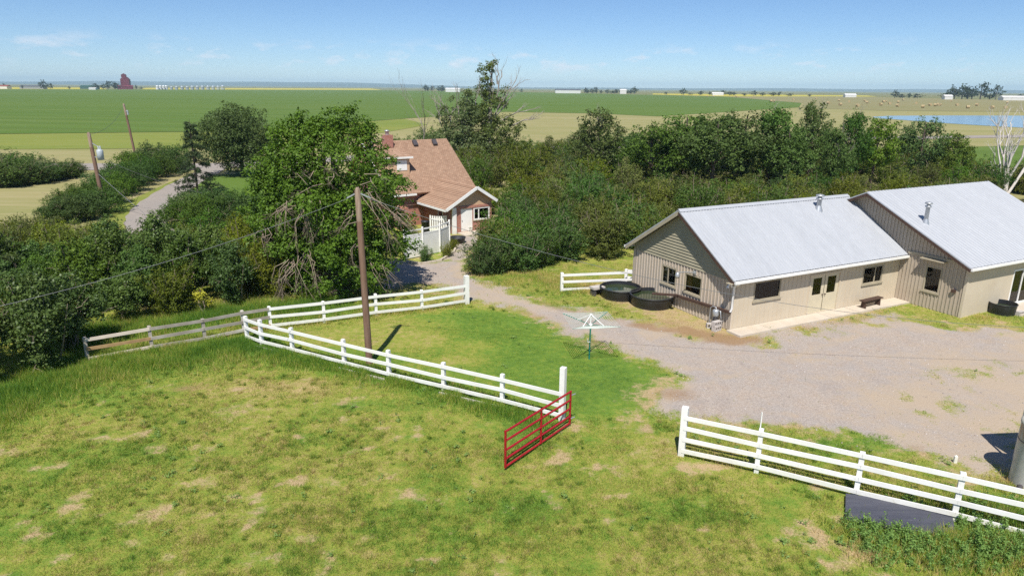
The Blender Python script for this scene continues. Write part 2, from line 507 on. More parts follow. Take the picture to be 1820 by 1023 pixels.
M['leaf_dark'] = leaf_material('leaf_dark', (0.057, 0.111, 0.020), (0.086, 0.157, 0.028), (0.137, 0.215, 0.043), 0.22, 0.16)
M['leaf_olive'] = leaf_material('leaf_olive', (0.096, 0.122, 0.019), (0.140, 0.170, 0.025), (0.264, 0.256, 0.047), 0.22, 0.12)
M['leaf_hedge'] = leaf_material('leaf_hedge', (0.055, 0.104, 0.019), (0.079, 0.142, 0.025), (0.110, 0.176, 0.036), 0.22, 0.12)
M['leaf_broad'] = leaf_material('leaf_broad', (0.060, 0.113, 0.021), (0.094, 0.158, 0.027), (0.186, 0.261, 0.062), 0.22, 0.25, 0.45)
M['leaf_poplar'] = leaf_material('leaf_poplar', (0.077, 0.111, 0.029), (0.104, 0.145, 0.037), (0.186, 0.227, 0.077), 0.22, 0.25)
M['leaf_spruce'] = leaf_material('needle_spruce', (0.041, 0.066, 0.027), (0.060, 0.091, 0.037), (0.099, 0.131, 0.057), 0.12, 0.15)
M['leaf_far'] = leaf_material('leaf_far', (0.035, 0.055, 0.02), (0.045, 0.07, 0.026), (0.06, 0.085, 0.03), 0.15, 0.1)
M['leaf_yellow'] = leaf_material('leaf_yellow', (0.36, 0.34, 0.03), (0.44, 0.40, 0.04), (0.50, 0.46, 0.08), 0.3, 0.15)
M['leaf_weed'] = leaf_material('leaf_weed', (0.12, 0.22, 0.03), (0.17, 0.28, 0.04), (0.27, 0.35, 0.07), 0.3, 0.15)
M['soil_under'] = field_material('thicket_floor', (0.07, 0.065, 0.03), (0.05, 0.06, 0.02), 0.4, (0.10, 0.085, 0.05))


# ------------------------------------------------------------------ mesh builder
def link(name, me, parent=None):
    o = bpy.data.objects.new(name, me)
    COL.objects.link(o)
    if parent is not None:
        o.parent = parent
    return o


class MB:
    def __init__(s):
        s.v = []; s.f = []; s.mi = []; s.cur = 0; s.smooth = []

    def add(s, vs, fs, smooth=False):
        b = len(s.v)
        s.v += [tuple(float(c) for c in p) for p in vs]
        for f in fs:
            s.f.append(tuple(b + i for i in f)); s.mi.append(s.cur); s.smooth.append(smooth)

    def box(s, c, size, rz=0.0):
        x, y, z = (q / 2 for q in size)
        ca, sa = math.cos(rz), math.sin(rz)
        vs = []
        for dz in (-z, z):
            for dx, dy in ((-x, -y), (x, -y), (x, y), (-x, y)):
                vs.append((c[0] + dx * ca - dy * sa, c[1] + dx * sa + dy * ca, c[2] + dz))
        s.add(vs, [(3, 2, 1, 0), (4, 5, 6, 7), (0, 1, 5, 4), (1, 2, 6, 5), (2, 3, 7, 6), (3, 0, 4, 7)])

    def span(s, x0, x1, y0, y1, z0, z1):
        s.box(((x0 + x1) / 2, (y0 + y1) / 2, (z0 + z1) / 2), (abs(x1 - x0), abs(y1 - y0), abs(z1 - z0)))

    def bar(s, p0, p1, w, h, up=(0, 0, 1)):
        p0 = np.array(p0, float); p1 = np.array(p1, float)
        d = p1 - p0; d /= np.linalg.norm(d)
        u = np.array(up, float); sd = np.cross(d, u)
        if np.linalg.norm(sd) < 1e-4:
            sd = np.cross(d, np.array([1.0, 0, 0]))
        sd /= np.linalg.norm(sd); u = np.cross(sd, d)
        vs = []
        for p in (p0, p1):
            for a, b in ((-1, -1), (1, -1), (1, 1), (-1, 1)):
                vs.append(p + sd * a * w / 2 + u * b * h / 2)
        s.add(vs, [(3, 2, 1, 0), (4, 5, 6, 7), (0, 1, 5, 4), (1, 2, 6, 5), (2, 3, 7, 6), (3, 0, 4, 7)])

    def tube(s, pts, rad, n=8, cap=True, smooth=True):
        pts = [np.array(p, float) for p in pts]
        if not hasattr(rad, '__len__'):
            rad = [rad] * len(pts)
        vs = []; prev = None
        for i, p in enumerate(pts):
            d = pts[min(i + 1, len(pts) - 1)] - pts[max(i - 1, 0)]
            d = d / (np.linalg.norm(d) + 1e-9)
            if prev is None:
                a = np.array([0, 0, 1.0]) if abs(d[2]) < 0.9 else np.array([1.0, 0, 0])
                a = np.cross(d, a)
            else:
                a = prev - d * (prev @ d)
            a = a / (np.linalg.norm(a) + 1e-9); prev = a
            b = np.cross(d, a)
            for k in range(n):
                t = 2 * math.pi * k / n
                vs.append(p + (a * math.cos(t) + b * math.sin(t)) * rad[i])
        fs = []
        for i in range(len(pts) - 1):
            for k in range(n):
                fs.append((i * n + k, i * n + (k + 1) % n, (i + 1) * n + (k + 1) % n, (i + 1) * n + k))
        s.add(vs, fs, smooth)
        if cap:
            e = len(pts) - 1
            s.add(vs[:n], [tuple(range(n - 1, -1, -1))])
            s.add(vs[e * n:], [tuple(range(n))])

    def lathe(s, prof, c=(0, 0, 0), n=24, smooth=True, sx=1.0, sy=1.0):
        vs = []
        for r, z in prof:
            for k in range(n):
                t = 2 * math.pi * k / n
                vs.append((c[0] + r * math.cos(t) * sx, c[1] + r * math.sin(t) * sy, c[2] + z))
        fs = []
        for i in range(len(prof) - 1):
            for k in range(n):
                fs.append((i * n + k, i * n + (k + 1) % n, (i + 1) * n + (k + 1) % n, (i + 1) * n + k))
        s.add(vs, fs, smooth)

    def disc(s, c, r, n=24, sx=1.0, sy=1.0):
        s.add([(c[0] + r * math.cos(2 * math.pi * k / n) * sx, c[1] + r * math.sin(2 * math.pi * k / n) * sy, c[2]) for k in range(n)], [tuple(range(n))])

    def prism(s, poly, off):
        """polygon of 3-D points thickened by the vector off"""
        n = len(poly); off = np.array(off, float)
        vs = [np.array(p, float) for p in poly] + [np.array(p, float) + off for p in poly]
        s.add(vs, [tuple(range(n - 1, -1, -1)), tuple(range(n, 2 * n))] + [(i, (i + 1) % n, n + (i + 1) % n, n + i) for i in range(n)])

    def build(s, name, mats, parent=None, bevel=0.0):
        me = bpy.data.meshes.new(name)
        me.from_pydata(s.v, [], s.f)
        if not isinstance(mats, (list, tuple)):
            mats = [mats]
        for m in mats:
            me.materials.append(m)
        me.polygons.foreach_set('material_index', s.mi)
        me.polygons.foreach_set('use_smooth', s.smooth)
        me.update()
        return link(name, me, parent)


def tag(o, label=None, cat=None, group=None, kind=None):
    if label: o['label'] = label
    if cat: o['category'] = cat
    if group: o['group'] = group
    if kind: o['kind'] = kind
    return o


def empty(name, loc, rz=0.0, label=None, cat=None, group=None):
    o = bpy.data.objects.new(name, None)
    COL.objects.link(o)
    o.empty_display_size = 0.3
    o.location = tuple(float(c) for c in loc)
    o.rotation_euler = (0, 0, rz)
    return tag(o, label, cat, group)


def copy_tree(src, loc, rz=0.0, sc=1.0, label=None, group=None):
    c = src.copy(); COL.objects.link(c)
    c.location = tuple(float(q) for q in loc); c.rotation_euler = (0, 0, rz)
    c.scale = (sc, sc, sc) if not hasattr(sc, '__len__') else sc
    if label: c['label'] = label
    if group: c['group'] = group
    for ch in src.children:
        d = ch.copy(); COL.objects.link(d); d.parent = c
        for g in ch.children:
            e = g.copy(); COL.objects.link(e); e.parent = d
    return c


def mesh_np(name, v, f, mats, attrs=None, smooth=False):
    """v (n,3), f (m,k) arrays; attrs {name: (domain, values)}"""
    me = bpy.data.meshes.new(name)
    n, m, k = len(v), len(f), f.shape[1]
    me.vertices.add(n); me.vertices.foreach_set('co', np.ascontiguousarray(v, np.float32).ravel())
    me.loops.add(m * k); me.loops.foreach_set('vertex_index', np.ascontiguousarray(f, np.int32).ravel())
    me.polygons.add(m)
    me.polygons.foreach_set('loop_start', np.arange(0, m * k, k, dtype=np.int32))
    if smooth:
        me.polygons.foreach_set('use_smooth', np.ones(m, bool))
    for mt in (mats if isinstance(mats, (list, tuple)) else [mats]):
        me.materials.append(mt)
    for an, (dom, val) in (attrs or {}).items():
        a = me.attributes.new(an, 'FLOAT', dom)
        a.data.foreach_set('value', np.ascontiguousarray(val, np.float32))
    me.update(calc_edges=True)
    return me


def norm(a):
    return a / (np.linalg.norm(a, axis=-1, keepdims=True) + 1e-9)


# ------------------------------------------------------------------ foliage
def leaves_mesh(name, clumps, n, size, mat, rng, sprig=5, sprig_r=0.1, up=0.5, flat=0.88, aspect=0.55, sub=9, sub_r=0.33, inner=0.16, **_):
    """leaf faces gathered in tufts that sit on the shells of the crown's clumps; the gaps between the tufts stay open"""
    cl = np.array(clumps, float)
    k = len(cl)
    d = rng.normal(size=(k, sub, 3)); d[..., 2] += 0.25
    d = norm(d)
    rr = cl[:, 3][:, None] * rng.uniform(0.62, 1.08, (k, sub))
    tc = (cl[:, None, :3] + d * rr[..., None] * np.array([1, 1, flat])).reshape(-1, 3)
    tr = (cl[:, 3][:, None] * sub_r * rng.uniform(0.65, 1.25, (k, sub))).reshape(-1)
    td = d.reshape(-1, 3)
    tt = rng.random(len(tc))
    p = tr ** 2; p /= p.sum()
    ns = max(1, int(n * (1 - inner)) // sprig)
    ci = rng.choice(len(tc), ns, p=p)
    e = rng.normal(size=(ns, 3)); e[:, 2] += 0.3; e = norm(e)
    sp = tc[ci] + e * (tr[ci] * (0.35 + 0.65 * rng.random(ns) ** 0.6))[:, None] * np.array([1.1, 1.1, 0.8])
    pos = np.repeat(sp, sprig, 0) + rng.normal(size=(ns * sprig, 3)) * sprig_r
    out = norm(0.6 * e + 0.45 * td[ci])
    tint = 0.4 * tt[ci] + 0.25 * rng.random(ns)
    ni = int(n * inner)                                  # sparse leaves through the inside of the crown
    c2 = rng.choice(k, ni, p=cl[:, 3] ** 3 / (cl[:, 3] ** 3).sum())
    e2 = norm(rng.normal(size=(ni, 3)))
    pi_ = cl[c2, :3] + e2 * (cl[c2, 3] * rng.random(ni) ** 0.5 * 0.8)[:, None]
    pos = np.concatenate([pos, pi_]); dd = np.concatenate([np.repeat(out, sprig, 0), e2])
    tint = np.concatenate([np.repeat(tint, sprig), 0.2 * rng.random(ni)])  # inner leaves get darker tints, crown shade put into their colour
    nrm = norm(dd * 0.6 + np.array([0, 0, up]) + rng.normal(size=pos.shape) * 0.5)
    t1 = norm(np.cross(nrm, rng.normal(size=pos.shape)))
    t2 = np.cross(nrm, t1)
    s = size * (0.65 + 0.7 * rng.random(len(pos)))[:, None] * 0.5
    v = np.stack([pos - t1 * s, pos + t2 * s * aspect - nrm * s * 0.15, pos + t1 * s, pos - t2 * s * aspect - nrm * s * 0.15], 1).reshape(-1, 3)
    v[:, 2] = np.maximum(v[:, 2], 0.02)
    f = np.arange(len(v)).reshape(-1, 4)
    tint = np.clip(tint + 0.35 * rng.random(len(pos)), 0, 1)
    return mesh_np(name, v, f, mat, {'tint': ('FACE', tint)})


def limbs(mb, base, top, r, targets, rng, n=6, wob=0.25, rlimb=None, frac=(0.35, 0.95)):
    """tapered trunk from base to top and a bent limb to each target"""
    base = np.array(base, float); top = np.array(top, float)
    pts = [base + (top - base) * t + np.array([rng.normal(), rng.normal(), 0]) * wob * min(t, 1) * 0.5 for t in (0, 0.15, 0.4, 0.7, 1)]
    mb.tube(pts, [r * 1.35, r, r * 0.85, r * 0.6, r * 0.25], n + 2)
    for t in targets:
        t = np.array(t[:3], float)
        k = rng.uniform(*frac)
        j = base + (top - base) * k
        if j[2] > t[2]:
            j[2] = base[2] + (t[2] - base[2]) * 0.75
        rr = (rlimb or r * 0.42) * (1.1 - 0.6 * k)
        mid = (j + t) / 2 + rng.normal(size=3) * wob + np.array([0, 0, 0.12 * np.linalg.norm(t - j)])
        mb.tube([j, mid, t], [rr, rr * 0.6, rr * 0.2], n)


def bare_branches(mb, p, d, length, r, depth, rng, spread=0.5, grav=0.0):
    d = norm(np.array(d, float))
    q1 = p + d * length * 0.5 + rng.normal(size=3) * length * 0.05
    q2 = p + d * length + rng.normal(size=3) * length * 0.08 + np.array([0, 0, -grav * length])
    mb.tube([p, q1, q2], [r, r * 0.8, r * 0.55], 5 if r > 0.03 else 4)
    if depth <= 0:
        return
    for k in range(rng.integers(2, 4)):
        nd = norm(d + rng.normal(size=3) * spread + np.array([0, 0, -grav * 0.8 + 0.12]))
        start = q1 if k == 0 else q2
        bare_branches(mb, start, nd, length * rng.uniform(0.55, 0.8), r * 0.55, depth - 1, rng, spread, grav)


def crown_clumps(rng, w, h, z0, k, rfrac=0.22, top=1.0, hollow=0.35):
    """clumps through an egg-shaped crown w wide from z0 to h"""
    out = []
    cz, hz = (z0 + h) / 2, (h - z0) / 2
    while len(out) < k:
        d = rng.normal(size=3); d /= np.linalg.norm(d)
        rr = hollow + (1 - hollow) * rng.random() ** 0.5
        taper = 1 - 0.25 * max(0, d[2]) * top
        c = np.array([d[0] * w / 2 * taper, d[1] * w / 2 * taper, d[2] * hz]) * rr * 0.86
        r = w * rfrac * rng.uniform(0.7, 1.2)
        out.append((c[0], c[1], cz + c[2] * (1 - rfrac * 0.4), r))
    return out


# ------------------------------------------------------------------ layout of the place (world metres)
BA = math.radians(27.0)                      # the sheds' bearing
BO = np.array([10.84, 31.97, 0.0])           # near corner of the first shed
BX = np.array([math.cos(BA), math.sin(BA), 0]); BY = np.array([-math.sin(BA), math.cos(BA), 0])
HA = math.radians(35.0)                      # the house's bearing
HO = G(805, 416)
HX = np.array([math.cos(HA), math.sin(HA), 0]); HY = np.array([-math.sin(HA), math.cos(HA), 0])


def barn(ex, ey, z=0.0): return BO + BX * ex + BY * ey + np.array([0, 0, z])
def hous(ex, ey, z=0.0): return HO + HX * ex + HY * ey + np.array([0, 0, z])


foot = [[barn(0, 0), barn(12.6, 0), barn(12.6, 8), barn(0, 8)], [barn(12.6, -3.75), barn(24, -3.75), barn(24, 8.6), barn(12.6, 8.6)]]
hfoot = [[hous(-0.2, -0.2), hous(4.2, -0.2), hous(5.2, 5), hous(5.2, 15), hous(-3.4, 15), hous(-3.4, 5), hous(-0.2, 5)]]

yard = pxpoly((712, 462), (745, 470), (780, 462), (805, 446), (812, 420), (850, 418), (838, 455), (834, 486), (865, 500), (930, 527), (1000, 548), (1090, 570), (1180, 588), (1290, 604), (1340, 597), (1590, 556), (1640, 575), (1700, 590), (1830, 585), (2000, 575), (2050, 760), (1850, 770), (1760, 835), (1715, 833), (1640, 797), (1540, 771), (1450, 752), (1330, 742), (1230, 735), (1160, 728), (1165, 700), (1215, 672), (1180, 655), (1120, 632), (1050, 603), (985, 573), (905, 548), (846, 528), (790, 512), (735, 500), (690, 510), (640, 520), (650, 480))
lawn = pxpoly((470, 600), (575, 585), (670, 570), (832, 548), (900, 553), (985, 578), (1050, 610), (1130, 642), (1190, 668), (1165, 700), (1130, 740), (1010, 748), (893, 712), (690, 656))
lush_line = [G(-60, 760)[:2], G(60, 690)[:2], G(150, 652)[:2], G(300, 640)[:2], G(440, 615)[:2]]
fence_lush = [G(440, 612)[:2], G(520, 640)[:2], G(610, 655)[:2], G(690, 672)[:2], G(788, 697)[:2], G(893, 728)[:2], G(960, 750)[:2]]
behind_lush = [G(150, 600)[:2], G(265, 585)[:2], G(360, 565)[:2], G(478, 552)[:2], G(570, 545)[:2]]
GX0, GX1, GY0, GY1, GS = -36.0, 40.0, 7.0, 60.0, 0.22
gx = np.arange(GX0, GX1 + GS / 2, GS); gy = np.arange(GY0, GY1 + GS / 2, GS)
GXX, GYY = np.meshgrid(gx, gy)


def smooth(a, b, x):
    t = np.clip((x - a) / (b - a), 0, 1)
    return t * t * (3 - 2 * t)


def blob(px, py, rx, ry, x, y, rot=0.0):
    c = G(px, py); ca, sa = math.cos(rot), math.sin(rot)
    dx, dy = x - c[0], y - c[1]
    u, v = (dx * ca + dy * sa) / rx, (-dx * sa + dy * ca) / ry
    return np.exp(-(u * u + v * v) * 1.1)


def masks(x, y):
    n = fbm(x, y, 3, 4, 0.45) - 0.5
    n2 = fbm(x, y, 31, 4, 1.6) - 0.5
    sy = sdf(yard, x, y)
    gravel = 1 - smooth(-1.1, 1.2, sy + n * 2.0 + n2 * 1.9)
    slawn = sdf(lawn, x, y)
    inl = 1 - smooth(-0.5, 0.6, slawn + n * 0.5)
    big = fbm(x, y, 77, 4, 0.16)
    green = 0.345 + (big - 0.5) * 0.34 + n * 0.24 + (fbm(x, y, 101, 4, 1.15) - 0.5) * 0.62
    green = green * (1 - inl) + inl * (0.66 + n * 0.25 + (fbm(x, y, 101, 4, 1.15) - 0.5) * 0.25)
    # straw-coloured cut grass in the western half of the lawn
    for p in ((640, 590, 2.6, 1.4), (760, 600, 1.6, 1.2), (690, 610, 2.2, 1.0), (850, 615, 1.0, .8), (560, 600, 2.0, .9), (700, 575, 3.0, 1.0), (800, 640, 1.6, .7)):
        green -= 0.36 * blob(*p, x, y) * inl
    for p in ((900, 600, 3.0, 2.5), (1000, 650, 3.0, 1.6), (1070, 690, 2.0, 1.2)):
        green += 0.12 * blob(*p, x, y)
    lush = np.exp(-(line_d(lush_line, x, y) / 1.7) ** 2) + 0.9 * np.exp(-(line_d(fence_lush, x, y) / 0.85) ** 2) + np.exp(-(line_d(behind_lush, x, y) / 2.0) ** 2)
    lush = np.clip(lush * (0.85 + n * 1.2), 0, 1.15)
    green = np.maximum(green, 0.3 + lush * 0.72)
    for p in ((170, 700, 2.5, 1.2), (1230, 900, 1.4, .7), (250, 800, 2.2, .6), (860, 900, 3.0, .7), (150, 950, 1.2, .5), (700, 720, 2.5, .6), (1620, 950, 2.5, 1.3), (1780, 930, 2.0, 1.4), (940, 770, .9, 1.0), (1500, 790, 3.0, .8)):
        green += 0.26 * blob(*p, x, y)
    green -= 0.25 * blob(520, 690, 3.0, 0.9, x, y) + 0.2 * blob(1250, 800, 1.6, 0.8, x, y)
    dry = np.zeros_like(x)
    for px, py, rx, ry, rot in ((722, 880, .55, .42, .3), (742, 764, .22, .45, .2), (612, 750, .22, .9, .5), (515, 858, .5, .3, 0), (440, 920, .14, .75, .15), (425, 882, .28, .22, 0),
                                (650, 955, .22, .2, 0), (520, 995, .2, .3, 0), (500, 992, .12, .4, 0), (690, 845, .35, .25, .3), (1250, 938, .3, .18, 0), (940, 960, .3, .2, .4), (905, 905, .4, .16, .5), (1025, 757, .6, .5, .2),
                                (980, 820, .5, .3, .3), (930, 830, .5, .22, .2), (545, 672, .3, .3, 0), (430, 690, .5, .2, 0), (180, 780, .8, .25, 0), (90, 830, .9, .3, .2), (130, 900, .5, .2, 0),
                                (320, 860, .5, .2, 0), (290, 900, .5, .2, 0), (840, 720, .6, .2, .3), (640, 800, .7, .22, .5), (1240, 830, 1.1, .4, .0), (1300, 830, .8, .3, 0), (1460, 870, .6, .3, 0), (1450, 960, .6, .5, 0), (1530, 985, .6, .35, 0), (1480, 920, .5, .3, 0),
                                (1130, 745, .9, .3, 0), (110, 990, .3, .2, 0), (1100, 880, .6, .15, .3), (760, 990, .5, .15, .2), (300, 990, .3, .2, 0), (240, 960, .4, .2, 0)):
        dry += 1.75 * blob(px, py, rx * 0.85, ry * 0.85, x, y, rot) * np.clip(0.85 + 2.6 * n2, 0, 2)
    dry += 0.8 * smooth(0.57, 0.75, fbm(x, y, 55, 5, 1.1)) * (1 - lush) * (1 - 0.8 * inl)
    dry += 0.35 * inl * smooth(0.55, 0.8, fbm(x, y, 56, 4, 0.9)) * (green < 0.5)
    # trodden edge between the yard gravel and the grass
    edge = np.exp(-((sy - 0.35) / 1.0) ** 2) * smooth(0.36, 0.62, fbm(x, y, 61, 4, 0.7))
    dry += 0.85 * edge
    # strip between shed, tanks and drive
    shed = np.exp(-(line_d([barn(-1.0, 0), barn(-1.2, 9)], x, y) / 1.6) ** 2)
    dry = np.maximum(dry, shed * (1.25 + 1.6 * n2))
    green = green - 0.30 * np.clip(shed, 0, 1)
    soil = 0.85 * np.exp(-(line_d([G(1090, 566)[:2], G(1200, 585)[:2], G(1290, 600)[:2], G(1340, 603)[:2]], x, y) / 0.8) ** 2) * (0.8 + n * 1.4)
    soil += 0.55 * shed * smooth(0.45, 0.7, fbm(x, y, 71, 4, 0.9))
    soil += 0.8 * blob(350, 690, 1.6, .5, x, y) * (0.7 + 1.5 * n2) + 0.7 * blob(1200, 700, 1.2, .9, x, y) + 0.5 * blob(520, 590, 3.0, .4, x, y)
    soil += 0.5 * np.exp(-((sy + 0.1) / 0.7) ** 2) * smooth(0.5, 0.66, fbm(x, y, 93, 3, 0.4))
    front = sdf([barn(-0.8, -3.0), barn(12.5, -3.2), barn(12.7, -6.2), barn(19.5, -6.5), barn(19.5, -3.6), barn(12.6, -3.6), barn(12.6, -0.8), barn(-0.5, -0.9)], x, y)
    patch = (1 - smooth(-0.4, 0.5, front)) * smooth(0.35, 0.75, fbm(x, y, 44, 5, 1.3))
    tufty = (1 - smooth(-1.4, 0.8, sdf(pxpoly((1540, 715), (1640, 650), (1830, 620), (1900, 690), (1840, 790), (1640, 760)), x, y))) * smooth(0.36, 0.70, fbm(x, y, 47, 5, 1.3))
    gravel = gravel * (1 - 0.72 * patch) * (1 - 0.62 * tufty)
    dry = np.maximum(dry, 0.62 * np.maximum(patch, tufty))
    green = np.where(np.maximum(patch, tufty) > 0.05, np.minimum(green, 0.30 + 0.9 * n2 + 0.1), green)
    # two wheel tracks worn across the pasture through the gateway
    for ln in ([(1120, 640), (1105, 700), (1060, 760), (1060, 850), (1100, 940), (1140, 1040)], [(1180, 665), (1165, 720), (1140, 790), (1170, 880), (1230, 1000)]):
        dry += 0.22 * np.exp(-(line_d([G(*q)[:2] for q in ln], x, y) / 0.35) ** 2) * (0.6 + 1.5 * n)
    rut = np.zeros_like(x)
    for ln in ([(760, 490), (850, 520), (960, 545), (1080, 582), (1200, 620), (1330, 640), (1500, 640), (1700, 620), (1830, 615)], [(770, 500), (850, 528), (950, 556), (1060, 596), (1180, 645), (1320, 670), (1500, 672), (1700, 655), (1830, 650)], [(1180, 700), (1260, 680), (1360, 650), (1480, 610), (1560, 585)]):
        rut = np.maximum(rut, np.exp(-(line_d([G(*q)[:2] for q in ln], x, y) / 0.38) ** 2))
    sand = (1 - smooth(-2.5, 1.5, sdf(pxpoly((1470, 700), (1560, 650), (1640, 610), (1830, 590), (2000, 620), (1950, 820), (1700, 800), (1560, 750)), x, y))) * (0.75 + 1.6 * n)
    sand = np.maximum(sand, 0.8 * np.exp(-((sy + 0.6) / 1.1) ** 2) * smooth(0.4, 0.62, fbm(x, y, 121, 4, 0.35)))
    return gravel, np.clip(green, 0, 1.2), np.clip(dry, 0, 1), np.clip(soil, 0, 1), lush, inl, np.clip(np.maximum(sand, 0.75 * rut * (0.6 + 1.4 * n)), 0, 1)


MK = masks(GXX, GYY)
grav, green, dry, soil, lushm, inlawn, sandm = MK
# thicket ground is shaded, bare and lush at once
zz = (fbm(GXX, GYY, 5, 4, 0.8) - 0.5) * 0.10 * (1 - np.clip(grav, 0, 1) * 0.8) + lushm * 0.03
for fp in foot + hfoot:
    zz = np.where(sdf(fp, GXX, GYY) < 1.2, zz * 0.15, zz)


def build_ground():
    ny, nx = GXX.shape
    idx = np.arange(nx * ny).reshape(ny, nx)
    q = np.stack([idx[:-1, :-1], idx[:-1, 1:], idx[1:, 1:], idx[1:, :-1]], -1).reshape(-1, 4)
    v = np.stack([GXX, GYY, zz], -1).reshape(-1, 3)
    fg = grav.reshape(-1)[q].mean(1); fl = inlawn.reshape(-1)[q].mean(1)
    sel = {'gravel_yard': fg > 0.5, 'lawn': (fg <= 0.5) & (fl > 0.5), 'pasture': (fg <= 0.5) & (fl <= 0.5)}
    for nm, s in sel.items():
        qq = q[s]; u, inv = np.unique(qq, return_inverse=True)
        at_ = {k: ('POINT', a.reshape(-1)[u]) for k, a in (('gravel', grav), ('green', green), ('dry', dry), ('soil', soil), ('sand', sandm))}
        me = mesh_np(nm, v[u], inv.reshape(-1, 4), M['ground'], at_, smooth=True)
        tag(link(nm, me), kind='structure')


build_ground()


def sheet(name, poly, z, mat, kind='structure', sub=0):
    mb = MB()
    mb.add([(p[0], p[1], z) for p in poly], [tuple(range(len(poly)))])
    o = mb.build(name, mat)
    me = o.data
    if len(poly) > 2 and me.polygons[0].normal.z < 0:
        me.flip_normals()
    return tag(o, kind=kind)


def frame_sheet(name, z, mat, x0, x1, y0, y1):
    """big plain round the fine ground, with the fine ground's rectangle left out"""
    a, b, c, d = GX0, GX1, GY0, GY1
    mb = MB()
    for r in ((x0, a, y0, y1), (b, x1, y0, y1), (a, b, y0, c), (a, b, d, y1)):
        mb.add([(r[0], r[2], z), (r[1], r[2], z), (r[1], r[3], z), (r[0], r[3], z)], [(0, 1, 2, 3)])
    return tag(mb.build(name, mat), kind='structure')


M['prairie'] = field_material('prairie_grass', (0.33, 0.29, 0.135), (0.225, 0.235, 0.075), 0.05, (0.40, 0.34, 0.19), st=(0.16, 1.8, 1), rot=-0.25, amt=0.8)
M['far_plain'] = field_material('far_plain', (0.16, 0.18, 0.06), (0.22, 0.20, 0.09), 0.002, st=(0.3, 1.5, 1))
M['crop'] = field_material('green_crop', (0.085, 0.155, 0.024), (0.125, 0.19, 0.036), 0.006, (0.165, 0.205, 0.055), st=(0.12, 1.8, 1), rot=-0.3, rows=0.028, amt=0.7)
M['verge'] = field_material('verge_grass', (0.235, 0.255, 0.055), (0.16, 0.215, 0.04), 0.04, (0.29, 0.26, 0.09), st=(0.3, 1.6, 1), rot=-0.2)
M['stubble'] = field_material('stubble_field', (0.27, 0.235, 0.11), (0.22, 0.215, 0.09), 0.01, (0.30, 0.25, 0.14), st=(0.2, 1.5, 1))
M['canola'] = field_material('yellow_canola', (0.50, 0.43, 0.05), (0.42, 0.38, 0.06), 0.004)
M['lawn_far'] = field_material('mown_lawn', (0.13, 0.20, 0.035), (0.105, 0.18, 0.03), 0.12, (0.16, 0.21, 0.05), rows=0.35, rot=0.9)
M['drive'] = field_material('drive_gravel', (0.36, 0.315, 0.275), (0.31, 0.28, 0.25), 0.3, (0.24, 0.21, 0.19))
M['pond_rim'] = field_material('pond_bank', (0.33, 0.29, 0.16), (0.27, 0.26, 0.10), 0.05)
_w, _wn = new_mat('pond_water')
_n = noise(_wn, 0.5, 3, 0.6, None, (0.3, 1.5, 1))
M['water'] = finish(_w, _wn, (0.10, 0.17, 0.26), 0.12, 0.5, _n, 0.05)

frame_sheet('prairie', -0.02, M['prairie'], -900, 1200, -60, 900)
mbp = MB()
for r in ((-14000, -900, -400, 14000), (1200, 14000, -400, 14000), (-900, 1200, -400, -60), (-900, 1200, 900, 14000)):
    mbp.add([(r[0], r[2], -0.03), (r[1], r[2], -0.03), (r[1], r[3], -0.03), (r[0], r[3], -0.03)], [(0, 1, 2, 3)])
tag(mbp.build('plain', M['far_plain']), kind='structure')
sheet('crop_field', pxpoly((-260, 158.4), (230, 159.3), (680, 160.5), (1000, 165.2), (1290, 172), (1425, 183.5), (1420, 191), (1170, 207), (1060, 202), (900, 199), (720, 211), (640, 217), (450, 233), (-400, 243)), 0.06, M['crop'])
sheet('verge', pxpoly((-400, 243.5), (450, 233.5), (640, 217.5), (720, 211.5), (760, 222), (600, 250), (450, 263), (-400, 268)), 0.03, M['verge'])
sheet('stubble_field', pxpoly((1292, 172.0), (1500, 171.5), (1800, 178), (2100, 183), (2100, 204), (1800, 199), (1560, 196.5), (1424, 191.5), (1428, 183.5)), 0.06, M['stubble'])
sheet('canola_field', pxpoly((250, 159.0), (680, 160.2), (660, 157.5), (260, 156.3)), 0.05, M['canola'])
sheet('canola_field', pxpoly((-100, 158.2), (190, 159.0), (180, 156.0), (-100, 154.8)), 0.05, M['canola'])
sheet('canola_field', pxpoly((1160, 168.2), (1290, 171.6), (1560, 172), (1540, 170), (1160, 166.4)), 0.05, M['canola'])
sheet('side_field', pxpoly((1695, 262), (1850, 258), (2000, 262), (2000, 300), (1850, 300), (1690, 292)), 0.05, M['crop'])
sheet('pond', pxpoly((1550, 208), (1580, 206), (1700, 205.5), (1850, 206), (2000, 210), (2000, 242), (1850, 229), (1760, 224), (1660, 218), (1600, 213), (1560, 210.5)), 0.05, M['water'])


def ribbon(name, pts, w, z, mat):
    p = np.array([q[:2] for q in pts], float)
    # resample with a smooth curve
    q = []
    for i in range(len(p) - 1):
        a, b, c, d = p[max(i - 1, 0)], p[i], p[i + 1], p[min(i + 2, len(p) - 1)]
        for t in np.linspace(0, 1, 9)[:-1]:
            q.append(0.5 * ((2 * b) + (c - a) * t + (2 * a - 5 * b + 4 * c - d) * t * t + (3 * b - a - 3 * c + d) * t ** 3))
    q.append(p[-1]); q = np.array(q)
    d = norm(np.gradient(q, axis=0)); nr = np.stack([-d[:, 1], d[:, 0]], 1)
    jw = w / 2 * (1 + 0.06 * np.sin(np.arange(len(q)) * 1.7))
    l, r = q + nr * jw[:, None], q - nr * jw[:, None]
    mb = MB()
    mb.add([(*a, z) for a in l] + [(*a, z) for a in r], [(i, len(q) + i, len(q) + i + 1, i + 1) for i in range(len(q) - 1)])
    return tag(mb.build(name, mat), kind='structure')


